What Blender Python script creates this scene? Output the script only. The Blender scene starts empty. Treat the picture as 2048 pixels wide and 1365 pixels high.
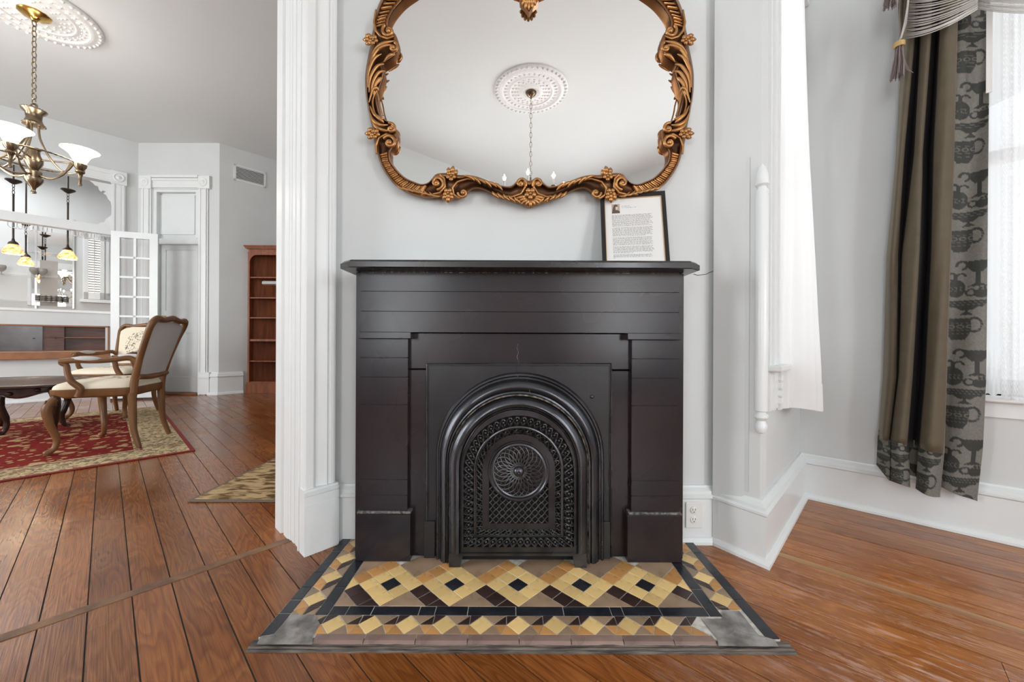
import bpy, math, random
from mathutils import Vector, Matrix
R = math.radians
PI = math.pi
random.seed(11)
C = bpy.context.scene.collection

# ------------------------------------------------------------------ camera
F = 760.0; CX = 1024.0; CY = 682.5; HC = 0.90; ROLL = R(0.25)
cam_d = bpy.data.cameras.new('camera'); cam = bpy.data.objects.new('camera', cam_d); C.objects.link(cam)
cam.location = (0, 0, HC); cam.rotation_euler = (R(90), -ROLL, 0)
cam_d.sensor_width = 36.0; cam_d.lens = 36.0 * F / 2048.0; cam_d.clip_start = 0.02
bpy.context.scene.camera = cam
vs = bpy.context.scene.view_settings
vs.view_transform = 'Standard'; vs.look = 'None'; vs.gamma = 1.0; vs.use_curve_mapping = False; vs.exposure = 0.12

# ------------------------------------------------------------------ world
W = bpy.data.worlds.new('world'); bpy.context.scene.world = W; W.use_nodes = True
bg = W.node_tree.nodes['Background']; bg.inputs[0].default_value = (0.90, 0.955, 1.0, 1); bg.inputs[1].default_value = 1.05

# plan axes of the old house: the fireplace cuts its corner
U = Vector((0.6831, 0.7303, 0)); V = Vector((-0.7303, 0.6831, 0))
P1 = Vector((-0.88, 1.60, 0)); HCEIL = 4.12
Aw = Vector((0.914, 1.725, 0)); Bw = Vector((1.024, 1.566, 0)); Cw = Vector((1.70, 2.24, 0)); Dw = Cw - V * 4.63
W0 = Vector((-0.81, 1.725, 0))
E1 = P1 - U * 3.95; E3 = Vector((0.87, -5.43, 0)); E2 = Vector((5.08, -0.92, 0))

def area(name, loc, target, sx, sy, power, col=(1, 1, 1)):
    l = bpy.data.lights.new(name, 'AREA'); l.shape = 'RECTANGLE'; l.size = sx; l.size_y = sy; l.energy = power; l.color = col
    o = bpy.data.objects.new(name, l); C.objects.link(o); o.location = loc
    d = Vector(target) - Vector(loc); o.rotation_euler = d.to_track_quat('-Z', 'Y').to_euler()
    return o
def point(name, loc, power, r=0.03, col=(1, .85, .65)):
    l = bpy.data.lights.new(name, 'POINT'); l.energy = power; l.shadow_soft_size = r; l.color = col
    o = bpy.data.objects.new(name, l); C.objects.link(o); o.location = loc
    return o
DAY = (0.935, 0.975, 1.0)
# daylight at near room windows; those out of view are added for brightness
nR = -U
def outside(base, n, t, d, h): p = base + t * d + n * h; return p
wc = Cw - V * 1.15 + U * 0.45; area('window_daylight_right', (wc.x, wc.y, 1.9), (wc.x - U.x, wc.y - U.y, 1.75), 1.1, 2.3, 12, DAY)
wc = Cw - V * 3.3 + U * 0.45; area('unseen_fill_right_rear', (wc.x, wc.y, 1.9), (wc.x - U.x, wc.y - U.y, 1.75), 1.1, 2.3, 130, DAY)  # lamp at an unseen window, raised to brighten the room
wc = Bw + U * 0.5 + V * 0.40; area('window_daylight_bay', (wc.x, wc.y, 1.9), (wc.x - V.x, wc.y - V.y, 1.8), .55, 2.2, 15, DAY)
for k, t in enumerate((1.6, 4.1)):
    wc = E3 + (E2 - E3).normalized() * t + (-V) * -0.0; wc = wc + V * -0.35
    area('added_fill_rear', (wc.x, wc.y, 1.9), (wc.x + V.x, wc.y + V.y, 1.9), 1.1, 2.4, 135, DAY)  # added lamps at unseen rear windows, for flat even light
wc = E1 + (E3 - E1).normalized() * 2.6 - U * .35; area('added_fill_rear_left', (wc.x, wc.y, 1.9), (wc.x + U.x, wc.y + U.y, 1.9), 1.1, 2.4, 90, DAY)  # added lamp, washes the right wall and the fireplace front
# lamps at unseen side windows, added to light the left room
for k in (2.0, 4.6):
    wc = P1 + V * k - U * 4.95
    area('added_fill_left_room', (wc.x, wc.y, 1.9), (wc.x + U.x, wc.y + U.y, 1.8), 1.2, 2.4, 170, (.95, .98, 1))

# ------------------------------------------------------------------ unprojection helpers
def P(px, py, Y):
    x = (px - CX) / F; z = (CY - py) / F; c, s = math.cos(ROLL), math.sin(ROLL)
    return Vector(((x * c - z * s) * Y, Y, HC + (x * s + z * c) * Y))
def X(px, Y): return (px - CX) / F * Y
def Zh(py, Y): return HC + (CY - py) / F * Y
def ray(px, py): return P(px, py, 1.0) - Vector((0, 0, HC))
def on_v(px, py, d):      # hit with the vertical plane at distance d from P1 along V
    r = ray(px, py); o = Vector((0, 0, HC)); t = (d - (o - P1).dot(V)) / r.dot(V)
    return o + r * t
def on_plane(px, py, p0, n):
    r = ray(px, py); o = Vector((0, 0, HC)); return o + r * ((p0 - o).dot(n) / r.dot(n))

# ------------------------------------------------------------------ materials
MATS = {}
def nd(nt, t, **kw):
    n = nt.nodes.new(t)
    for k, v in kw.items():
        if k.startswith('i_'): n.inputs[k[2:].replace('_', ' ')].default_value = v
        else: setattr(n, k, v)
    return n
def mat(name, col, rough=.5, metal=0.0, var=0.0, vscale=8.0, bump=0.0, bscale=60.0, spec=.5, coat=0.0, col2=None, emit=None, estr=0.0, sheen=0, alpha=1, trans=0, rvar=0, stretch=(1, 1, 1), cav=None, det=6.0):
    m = bpy.data.materials.new(name); m.use_nodes = True; nt = m.node_tree; b = nt.nodes['Principled BSDF']
    b.inputs['Base Color'].default_value = (*col, 1); b.inputs['Roughness'].default_value = rough; b.inputs['Metallic'].default_value = metal
    b.inputs['Specular IOR Level'].default_value = spec; b.inputs['Coat Weight'].default_value = coat; b.inputs['Coat Roughness'].default_value = .12
    b.inputs['Alpha'].default_value = alpha; b.inputs['Transmission Weight'].default_value = trans
    if sheen: b.inputs['Sheen Weight'].default_value = sheen; b.inputs['Sheen Roughness'].default_value = .35; b.inputs['Sheen Tint'].default_value = (1, .9, .75, 1)
    if emit: b.inputs['Emission Color'].default_value = (*emit, 1); b.inputs['Emission Strength'].default_value = estr
    tc = nd(nt, 'ShaderNodeTexCoord'); mp = nd(nt, 'ShaderNodeMapping'); mp.inputs['Scale'].default_value = stretch
    nt.links.new(tc.outputs['Object'], mp.inputs['Vector'])
    last = None
    if var > 0 or rvar > 0:
        n = nd(nt, 'ShaderNodeTexNoise', i_Scale=vscale, i_Detail=det, i_Roughness=.5); nt.links.new(mp.outputs[0], n.inputs['Vector'])
        if var > 0:
            r = nd(nt, 'ShaderNodeValToRGB'); c2 = col2 or tuple(c * (1 - var) for c in col)
            r.color_ramp.elements[0].position = .3; r.color_ramp.elements[1].position = .7; r.color_ramp.interpolation = 'EASE'
            r.color_ramp.elements[0].color = (*c2, 1); r.color_ramp.elements[1].color = (*col, 1)
            nt.links.new(n.outputs['Fac'], r.inputs['Fac']); nt.links.new(r.outputs['Color'], b.inputs['Base Color']); last = r.outputs['Color']
        if rvar > 0:
            mr = nd(nt, 'ShaderNodeMapRange'); mr.inputs['From Min'].default_value = .3; mr.inputs['From Max'].default_value = .7
            mr.inputs['To Min'].default_value = max(.03, rough - rvar); mr.inputs['To Max'].default_value = rough + rvar
            nt.links.new(n.outputs['Fac'], mr.inputs['Value']); nt.links.new(mr.outputs[0], b.inputs['Roughness'])
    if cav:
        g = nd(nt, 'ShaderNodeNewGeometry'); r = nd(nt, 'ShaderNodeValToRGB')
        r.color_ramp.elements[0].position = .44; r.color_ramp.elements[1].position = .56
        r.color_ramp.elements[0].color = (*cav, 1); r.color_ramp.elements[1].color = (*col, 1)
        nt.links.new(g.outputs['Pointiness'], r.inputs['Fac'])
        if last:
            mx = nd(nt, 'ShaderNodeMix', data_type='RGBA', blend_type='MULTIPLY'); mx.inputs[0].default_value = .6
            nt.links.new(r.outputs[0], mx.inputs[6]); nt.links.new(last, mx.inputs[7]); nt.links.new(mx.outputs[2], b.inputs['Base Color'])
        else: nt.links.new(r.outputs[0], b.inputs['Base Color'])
    if bump > 0:
        n2 = nd(nt, 'ShaderNodeTexNoise', i_Scale=bscale, i_Detail=5.0); nt.links.new(mp.outputs[0], n2.inputs['Vector'])
        bp = nd(nt, 'ShaderNodeBump', i_Strength=bump, i_Distance=.003); nt.links.new(n2.outputs['Fac'], bp.inputs['Height']); nt.links.new(bp.outputs[0], b.inputs['Normal'])
    MATS[name] = m
    return m
PAINT = mat('wall_paint', (.64, .657, .655), .62, var=.035, vscale=2.5, bump=.25, bscale=9)
CEIL = mat('ceiling_paint', (.70, .72, .72), .7, var=.02, vscale=1.5, bump=.1, bscale=12)
TRIM = mat('trim_paint', (.75, .772, .775), .3, var=.03, vscale=5, bump=.25, bscale=14, spec=.5)
TRIM2 = mat('bright_trim_paint', (.77, .785, .785), .35, var=.02, vscale=5, bump=.2, bscale=20)
PLASTER = mat('medallion_plaster', (.82, .82, .81), .6, var=.05, vscale=30)
SLATE = mat('slate_black', (.021, .012, .013), .25, var=.5, vscale=2.2, col2=(.010, .009, .012), rvar=.05, spec=.42, det=3.0)
IRONP = mat('cast_iron_plate', (.018, .017, .019), .32, var=.4, vscale=4, col2=(.011, .011, .013), bump=.15, bscale=14, rvar=.05, det=2.0)
SLATE_E = mat('slate_edge_chips', (.22, .20, .19), .6, var=.9, vscale=90, col2=(.03, .03, .03))
SHELFM = mat('slate_shelf', (.024, .022, .022), .24, var=.4, vscale=5, bump=.06, bscale=30, rvar=.06)
IRON = mat('cast_iron', (.090, .092, .102), .27, metal=.85, var=.4, vscale=6, bump=.12, bscale=60, rvar=.05, det=1.5)
IRON2 = mat('cast_iron_grille', (.12, .118, .12), .36, metal=.8, var=.4, vscale=30, bump=.2, bscale=120)
VOID_SHADE = mat('void_shade_black', (.004, .004, .004), .9)  # near-black colour stands in for the shade inside the fire opening
CRACK = mat('dark_crack', (.03, .028, .025), .9)
MORTAR = mat('old_mortar', (.36, .30, .24), .9, var=.7, vscale=40, col2=(.02, .018, .016))
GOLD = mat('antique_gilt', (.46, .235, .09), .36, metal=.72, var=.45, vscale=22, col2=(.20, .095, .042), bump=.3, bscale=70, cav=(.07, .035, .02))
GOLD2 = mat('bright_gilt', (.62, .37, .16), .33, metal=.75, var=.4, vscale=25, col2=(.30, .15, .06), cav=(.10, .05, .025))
MIRROR = mat('mirror_silver', (.93, .935, .935), .0, metal=1.0)
GLASS = mat('clear_glass', (1, 1, 1), .02, alpha=.16, spec=.6)
BRASS = mat('polished_brass', (.75, .48, .14), .22, metal=1, var=.3, vscale=20)
BRONZE = mat('aged_bronze', (.50, .41, .30), .27, metal=.95, var=.4, vscale=30, cav=(.22, .17, .12))
DARKMET = mat('dark_metal', (.06, .05, .04), .4, metal=.8)
STEEL = mat('steel', (.55, .55, .55), .3, metal=.9)
SHADE = mat('lit_glass_shade', (1, .98, .94), .3, emit=(1, .95, .86), estr=6)
FLAME = mat('lit_bulb', (1, 1, 1), .3, emit=(1, .93, .8), estr=25)
AMBER = mat('amber_glass', (1, .7, .3), .25, emit=(1, .62, .25), estr=1.6, var=.55, vscale=28, col2=(.5, .16, .03))
for m_ in (AMBER,):
    nt = m_.node_tree; b = nt.nodes['Principled BSDF']; src = b.inputs['Base Color'].links[0].from_socket; nt.links.new(src, b.inputs['Emission Color'])
CREAM = mat('tapestry_cream', (.62, .52, .36), .85, var=0, bump=.3, bscale=250)
GREYC = mat('grey_linen', (.52, .51, .50), .9, var=.08, vscale=200, bump=.3, bscale=400)
WALNUT = mat('carved_walnut', (.205, .092, .034), .38, var=.5, vscale=9, stretch=(1, 1, .3), spec=.35, col2=(.13, .055, .02))
MAHOG = mat('dark_mahogany', (.05, .022, .015), .22, var=.5, vscale=8, spec=.3)
CHERRY = mat('cherry_bookcase', (.27, .078, .028), .45, var=.4, vscale=6, stretch=(4, 4, .5), spec=.3)
CABW = mat('cabinet_wood', (.12, .05, .035), .4, var=.4, vscale=7, stretch=(1, 1, 6))
CABG = mat('smoked_sliding_door', (.075, .055, .055), .2, var=.4, vscale=7)
OAKO = mat('orange_wood', (.33, .13, .045), .38, var=.3, vscale=8)
PAPER = mat('paper', (.70, .69, .675), .7)
INK = mat('ink', (.10, .10, .10), .8)
INKL = mat('ink_light', (.30, .30, .30), .8)
SEPIA = mat('sepia', (.42, .33, .27), .6)
SEPIAD = mat('sepia_dark', (.10, .07, .055), .6)
GOLDLINE = mat('gold_slip', (.60, .42, .25), .4, metal=.5)
BLACKF = mat('black_lacquer', (.018, .016, .015), .5, spec=.25)
PLASTIC = mat('white_plastic', (.74, .73, .71), .35)
SHEER = mat('white_cotton', (.82, .82, .82), .85)
LACE = mat('lace_white', (.86, .87, .88), .9)
TASSEL = mat('mauve_silk', (.20, .15, .15), .5, sheen=.5)
SILVERF = mat('silver_fringe', (.48, .46, .43), .38, sheen=.3, metal=.2)
CEMENT = mat('grey_cement', (.36, .345, .33), .9, var=.6, vscale=16, col2=(.14, .13, .12), bump=.9, bscale=40)
OLDWOOD = mat('worn_grey_wood', (.17, .14, .115), .55, var=.85, vscale=9, col2=(.022, .016, .014), stretch=(1, 8, 8), bump=1, bscale=30)
GROUT = mat('grout', (.72, .69, .62), .85, var=.4, vscale=50)
GOBLET = mat('smoky_glass', (.35, .32, .28), .1, alpha=.75)
BEIGE = mat('beige_panel', (.42, .39, .36), .6)
for nme, t in (('SHEER', .22), ('LACE', .6)):
    m_ = globals()[nme]; nt = m_.node_tree; b = nt.nodes['Principled BSDF']; out = nt.nodes['Material Output']
    tr = nd(nt, 'ShaderNodeBsdfTranslucent'); tr.inputs[0].default_value = (.95, .95, .95, 1); mx = nd(nt, 'ShaderNodeMixShader'); mx.inputs[0].default_value = t
    nt.links.new(b.outputs[0], mx.inputs[1]); nt.links.new(tr.outputs[0], mx.inputs[2])
    if nme == 'LACE':
        tp = nd(nt, 'ShaderNodeBsdfTransparent'); m2 = nd(nt, 'ShaderNodeMixShader')
        at = nd(nt, 'ShaderNodeAttribute', attribute_name='mask'); mr = nd(nt, 'ShaderNodeMapRange'); mr.inputs['To Min'].default_value = .45; mr.inputs['To Max'].default_value = .98
        nt.links.new(at.outputs['Fac'], mr.inputs['Value']); nt.links.new(mr.outputs[0], m2.inputs[0])
        nt.links.new(tp.outputs[0], m2.inputs[1]); nt.links.new(mx.outputs[0], m2.inputs[2]); nt.links.new(m2.outputs[0], out.inputs[0])
    else: nt.links.new(mx.outputs[0], out.inputs[0])

def tile_mat(name, col, var=.25, rough=.3):
    m = mat(name, col, rough, var=var, vscale=14, bump=.06, bscale=18, rvar=.05, det=1.5)
    nt = m.node_tree; b = nt.nodes['Principled BSDF']; src = b.inputs['Base Color'].links[0].from_socket
    oi = nd(nt, 'ShaderNodeObjectInfo'); mr = nd(nt, 'ShaderNodeMapRange'); mr.inputs['To Min'].default_value = .82; mr.inputs['To Max'].default_value = 1.12
    hs = nd(nt, 'ShaderNodeHueSaturation'); nt.links.new(oi.outputs['Random'], mr.inputs['Value']); nt.links.new(mr.outputs[0], hs.inputs['Value'])
    nt.links.new(src, hs.inputs['Color']); nt.links.new(hs.outputs[0], b.inputs['Base Color'])
    return m
T_YEL = tile_mat('tile_yellow', (.86, .60, .25), .10); T_ORA = tile_mat('tile_orange', (.60, .30, .10), .15)
T_BRO = tile_mat('tile_brown', (.36, .245, .16), .18); T_DRK = tile_mat('tile_dark_brown', (.050, .026, .022), .3)
T_BLU = tile_mat('tile_blue_black', (.020, .022, .030), .4, .25); T_MAU = tile_mat('tile_mauve_brown', (.30, .20, .17), .25)

def wood_floor():
    m = bpy.data.materials.new('heart_pine_boards'); m.use_nodes = True; nt = m.node_tree; b = nt.nodes['Principled BSDF']; L = nt.links
    tc = nd(nt, 'ShaderNodeTexCoord'); oi = nd(nt, 'ShaderNodeObjectInfo')
    off = nd(nt, 'ShaderNodeCombineXYZ'); mul = nd(nt, 'ShaderNodeMath', operation='MULTIPLY'); mul.inputs[1].default_value = 37.0
    L.new(oi.outputs['Random'], mul.inputs[0]); L.new(mul.outputs[0], off.inputs[0]); L.new(mul.outputs[0], off.inputs[2])
    add = nd(nt, 'ShaderNodeVectorMath', operation='ADD'); L.new(tc.outputs['Object'], add.inputs[0]); L.new(off.outputs[0], add.inputs[1])
    mp = nd(nt, 'ShaderNodeMapping'); mp.inputs['Scale'].default_value = (1.1, 7, 7); L.new(add.outputs[0], mp.inputs[0])
    n1 = nd(nt, 'ShaderNodeTexNoise', i_Scale=1.3, i_Detail=2.0, i_Roughness=.45, i_Distortion=.3); L.new(mp.outputs[0], n1.inputs['Vector'])
    # growth rings: noise turned into contour lines
    m1 = nd(nt, 'ShaderNodeMath', operation='MULTIPLY'); m1.inputs[1].default_value = 17.0; L.new(n1.outputs['Fac'], m1.inputs[0])
    fr = nd(nt, 'ShaderNodeMath', operation='FRACT'); L.new(m1.outputs[0], fr.inputs[0])
    rr = nd(nt, 'ShaderNodeValToRGB'); e = rr.color_ramp.elements; e[0].position = 0; e[0].color = (0, 0, 0, 1); e[1].position = .75; e[1].color = (1, 1, 1, 1)
    x_ = rr.color_ramp.elements.new(1.0); x_.color = (.15, .15, .15, 1); L.new(fr.outputs[0], rr.inputs[0])
    mp2 = nd(nt, 'ShaderNodeMapping'); mp2.inputs['Scale'].default_value = (1.5, 60, 60); L.new(add.outputs[0], mp2.inputs[0])
    n2 = nd(nt, 'ShaderNodeTexNoise', i_Scale=4.0, i_Detail=5.0); L.new(mp2.outputs[0], n2.inputs['Vector'])
    n3 = nd(nt, 'ShaderNodeTexNoise', i_Scale=1.6, i_Detail=3.0); L.new(add.outputs[0], n3.inputs['Vector'])
    base = nd(nt, 'ShaderNodeValToRGB'); e = base.color_ramp.elements; e[0].position = .3; e[0].color = (.215, .066, .013, 1); e[1].position = .7; e[1].color = (.345, .128, .034, 1); L.new(n3.outputs['Fac'], base.inputs[0])
    ring = nd(nt, 'ShaderNodeMix', data_type='RGBA', blend_type='MULTIPLY'); ring.inputs[7].default_value = (.50, .36, .30, 1)
    inv = nd(nt, 'ShaderNodeMath', operation='SUBTRACT'); inv.inputs[0].default_value = 1.0; L.new(rr.outputs[0], inv.inputs[1])
    sc = nd(nt, 'ShaderNodeMath', operation='MULTIPLY'); sc.inputs[1].default_value = .62; L.new(inv.outputs[0], sc.inputs[0])
    L.new(sc.outputs[0], ring.inputs[0]); L.new(base.outputs[0], ring.inputs[6])
    fine = nd(nt, 'ShaderNodeMix', data_type='RGBA', blend_type='MULTIPLY'); fine.inputs[0].default_value = .55
    fr2 = nd(nt, 'ShaderNodeValToRGB'); e = fr2.color_ramp.elements; e[0].position = .32; e[0].color = (.34, .27, .22, 1); e[1].position = .52; e[1].color = (1.08, 1.05, 1.0, 1); L.new(n2.outputs['Fac'], fr2.inputs[0])
    L.new(ring.outputs[2], fine.inputs[6]); L.new(fr2.outputs[0], fine.inputs[7])
    hs = nd(nt, 'ShaderNodeHueSaturation'); mr = nd(nt, 'ShaderNodeMapRange'); mr.inputs['To Min'].default_value = .84; mr.inputs['To Max'].default_value = 1.18
    L.new(oi.outputs['Random'], mr.inputs['Value']); L.new(mr.outputs[0], hs.inputs['Value']); L.new(fine.outputs[2], hs.inputs['Color'])
    # worn, scratched varnish in the traffic path on the right of the hearth
    gp = nd(nt, 'ShaderNodeNewGeometry'); vd = nd(nt, 'ShaderNodeVectorMath', operation='DISTANCE'); vd.inputs[1].default_value = (1.15, .85, 0); L.new(gp.outputs['Position'], vd.inputs[0])
    wr = nd(nt, 'ShaderNodeMapRange'); wr.inputs['From Min'].default_value = .15; wr.inputs['From Max'].default_value = 1.0; wr.inputs['To Min'].default_value = 1; wr.inputs['To Max'].default_value = 0; L.new(vd.outputs['Value'], wr.inputs['Value'])
    mp3 = nd(nt, 'ShaderNodeMapping'); mp3.inputs['Scale'].default_value = (4, 22, 22); L.new(add.outputs[0], mp3.inputs[0])
    n4 = nd(nt, 'ShaderNodeTexNoise', i_Scale=1.8, i_Detail=8.0, i_Roughness=.75); L.new(mp3.outputs[0], n4.inputs['Vector'])
    n4r = nd(nt, 'ShaderNodeMapRange'); n4r.inputs['From Min'].default_value = .52; n4r.inputs['From Max'].default_value = .66; L.new(n4.outputs['Fac'], n4r.inputs['Value'])
    wm = nd(nt, 'ShaderNodeMath', operation='MULTIPLY'); L.new(wr.outputs[0], wm.inputs[0]); L.new(n4r.outputs[0], wm.inputs[1])
    wm2 = nd(nt, 'ShaderNodeMath', operation='MULTIPLY'); wm2.inputs[1].default_value = .5; L.new(wm.outputs[0], wm2.inputs[0])
    lt = nd(nt, 'ShaderNodeMix', data_type='RGBA'); lt.inputs[7].default_value = (.52, .36, .29, 1); L.new(wm2.outputs[0], lt.inputs[0]); L.new(hs.outputs[0], lt.inputs[6])
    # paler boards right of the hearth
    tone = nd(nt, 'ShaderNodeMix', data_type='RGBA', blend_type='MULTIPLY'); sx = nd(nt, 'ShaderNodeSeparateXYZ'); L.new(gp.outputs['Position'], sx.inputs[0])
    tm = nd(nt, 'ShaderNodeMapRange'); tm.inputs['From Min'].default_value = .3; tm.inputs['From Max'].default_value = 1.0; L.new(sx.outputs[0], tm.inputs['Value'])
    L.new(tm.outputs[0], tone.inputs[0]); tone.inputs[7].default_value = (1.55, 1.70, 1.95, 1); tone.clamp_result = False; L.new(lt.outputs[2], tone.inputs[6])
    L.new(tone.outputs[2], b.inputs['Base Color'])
    rg = nd(nt, 'ShaderNodeMapRange'); rg.inputs['From Min'].default_value = .3; rg.inputs['From Max'].default_value = .7; rg.inputs['To Min'].default_value = .14; rg.inputs['To Max'].default_value = .33; L.new(n3.outputs['Fac'], rg.inputs['Value'])
    ra = nd(nt, 'ShaderNodeMath', operation='ADD'); L.new(rg.outputs[0], ra.inputs[0]); L.new(wm2.outputs[0], ra.inputs[1]); L.new(ra.outputs[0], b.inputs['Roughness'])
    bp = nd(nt, 'ShaderNodeBump', i_Strength=.25, i_Distance=.002); L.new(n2.outputs['Fac'], bp.inputs['Height'])
    n5 = nd(nt, 'ShaderNodeTexNoise', i_Scale=7.0, i_Detail=3.0); L.new(add.outputs[0], n5.inputs['Vector'])
    bp2 = nd(nt, 'ShaderNodeBump', i_Strength=.10, i_Distance=.004); L.new(n5.outputs['Fac'], bp2.inputs['Height']); L.new(bp.outputs[0], bp2.inputs['Normal']); L.new(bp2.outputs[0], b.inputs['Normal'])
    b.inputs['Coat Weight'].default_value = .08; b.inputs['Coat Roughness'].default_value = .15; b.inputs['Specular IOR Level'].default_value = .42
    return m
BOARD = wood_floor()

def attr_mat(name, c0, c1, rough=.8, sheen=0, trans=0, attr='mask', nscale=120, nvar=.25):
    m = bpy.data.materials.new(name); m.use_nodes = True; nt = m.node_tree; b = nt.nodes['Principled BSDF']; L = nt.links
    at = nd(nt, 'ShaderNodeAttribute', attribute_name=attr); mx = nd(nt, 'ShaderNodeMix', data_type='RGBA'); mx.inputs[6].default_value = (*c0, 1); mx.inputs[7].default_value = (*c1, 1)
    L.new(at.outputs['Fac'], mx.inputs[0]); tc = nd(nt, 'ShaderNodeTexCoord'); n = nd(nt, 'ShaderNodeTexNoise', i_Scale=nscale, i_Detail=4.0); L.new(tc.outputs['Object'], n.inputs['Vector'])
    m2 = nd(nt, 'ShaderNodeMix', data_type='RGBA', blend_type='MULTIPLY'); m2.inputs[0].default_value = nvar * 2; L.new(mx.outputs[2], m2.inputs[6]); L.new(n.outputs['Fac'], m2.inputs[7])
    L.new(m2.outputs[2], b.inputs['Base Color']); b.inputs['Roughness'].default_value = rough; b.inputs['Sheen Tint'].default_value = (1, .9, .74, 1); b.inputs['Sheen Roughness'].default_value = .3
    if sheen: sm_ = nd(nt, 'ShaderNodeMapRange'); sm_.inputs['To Min'].default_value = sheen; sm_.inputs['To Max'].default_value = .04; L.new(at.outputs['Fac'], sm_.inputs['Value']); L.new(sm_.outputs[0], b.inputs['Sheen Weight'])
    bp = nd(nt, 'ShaderNodeBump', i_Strength=.4, i_Distance=.001); L.new(at.outputs['Fac'], bp.inputs['Height']); L.new(bp.outputs[0], b.inputs['Normal'])
    if trans:
        out = nt.nodes['Material Output']; tr = nd(nt, 'ShaderNodeBsdfTranslucent'); L.new(m2.outputs[2], tr.inputs[0]); ms = nd(nt, 'ShaderNodeMixShader'); ms.inputs[0].default_value = trans
        L.new(b.outputs[0], ms.inputs[1]); L.new(tr.outputs[0], ms.inputs[2]); L.new(ms.outputs[0], out.inputs[0])
    return m
FAB_PAT = attr_mat('vase_pattern_fabric', (.30, .29, .25), (.060, .062, .055), .6, .25, .3)
VELVET = attr_mat('olive_velvet', (.120, .092, .056), (.004, .004, .009), .7, .45, .03, nscale=20, nvar=.15)
TAPEST = attr_mat('cream_tapestry', (.80, .71, .56), (.23, .17, .12), .85, 0, 0, nvar=.1)

def rug_mat(name, kind):
    m = bpy.data.materials.new(name); m.use_nodes = True; nt = m.node_tree; b = nt.nodes['Principled BSDF']; L = nt.links; b.inputs['Roughness'].default_value = .95; b.inputs['Specular IOR Level'].default_value = .1
    tc = nd(nt, 'ShaderNodeTexCoord')
    def vor(s, feat='F1'):
        v = nd(nt, 'ShaderNodeTexVoronoi', i_Scale=s, feature=feat); L.new(tc.outputs['Object'], v.inputs['Vector']); return v
    def ramp(src, p0, c0, p1, c1, const=False):
        r = nd(nt, 'ShaderNodeValToRGB'); e = r.color_ramp.elements; e[0].position = p0; e[0].color = (*c0, 1); e[1].position = p1; e[1].color = (*c1, 1); L.new(src, r.inputs[0]); return r
    n = nd(nt, 'ShaderNodeTexNoise', i_Scale=26.0, i_Detail=4.0, i_Distortion=1.2); L.new(tc.outputs['Object'], n.inputs['Vector'])
    if kind == 'field':
        v = vor(7.5); a = ramp(v.outputs['Distance'], .28, (.48, .33, .17), .34, (.20, .018, .014))
        v2 = vor(16); a2 = ramp(v2.outputs['Distance'], .26, (1, 1, 1), .32, (0, 0, 0))
        mx = nd(nt, 'ShaderNodeMix', data_type='RGBA'); mx.inputs[7].default_value = (.45, .31, .15, 1); L.new(a2.outputs[0], mx.inputs[0]); L.new(a.outputs[0], mx.inputs[6])
        k = ramp(n.outputs['Fac'], .5, (1, 1, 1), .58, (.55, .35, .25)); m2 = nd(nt, 'ShaderNodeMix', data_type='RGBA', blend_type='MULTIPLY'); m2.inputs[0].default_value = .6
        L.new(mx.outputs[2], m2.inputs[6]); L.new(k.outputs[0], m2.inputs[7]); L.new(m2.outputs[2], b.inputs['Base Color'])
    elif kind == 'border':
        a = ramp(n.outputs['Fac'], .46, (.56, .43, .25), .56, (.20, .15, .09)); v = vor(9); a2 = ramp(v.outputs['Distance'], .2, (.6, .25, .12), .3, (1, 1, 1))
        m2 = nd(nt, 'ShaderNodeMix', data_type='RGBA', blend_type='MULTIPLY'); m2.inputs[0].default_value = .5; L.new(a.outputs[0], m2.inputs[6]); L.new(a2.outputs[0], m2.inputs[7]); L.new(m2.outputs[2], b.inputs['Base Color'])
    else:
        mp = nd(nt, 'ShaderNodeMapping'); mp.inputs['Scale'].default_value = (1, 3, 1); mp.inputs['Rotation'].default_value = (0, 0, .6); L.new(tc.outputs['Object'], mp.inputs[0])
        n2 = nd(nt, 'ShaderNodeTexNoise', i_Scale=9.0, i_Detail=6.0, i_Distortion=.6); L.new(mp.outputs[0], n2.inputs['Vector'])
        a = ramp(n2.outputs['Fac'], .40, (.13, .075, .032), .56, (.52, .36, .19)); L.new(a.outputs[0], b.inputs['Base Color'])
    bp = nd(nt, 'ShaderNodeBump', i_Strength=.6, i_Distance=.003); L.new(n.outputs['Fac'], bp.inputs['Height']); L.new(bp.outputs[0], b.inputs['Normal'])
    return m
RUGF = rug_mat('rug_red_field', 'field'); RUGB = rug_mat('rug_gold_border', 'border'); RUGG = rug_mat('rug_gold_mottled', 'gold')
RUGR = mat('rug_red_edge', (.26, .025, .022), .95, var=.3, vscale=60)
RUGK = mat('rug_dark_edge', (.16, .12, .09), .95)

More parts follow.
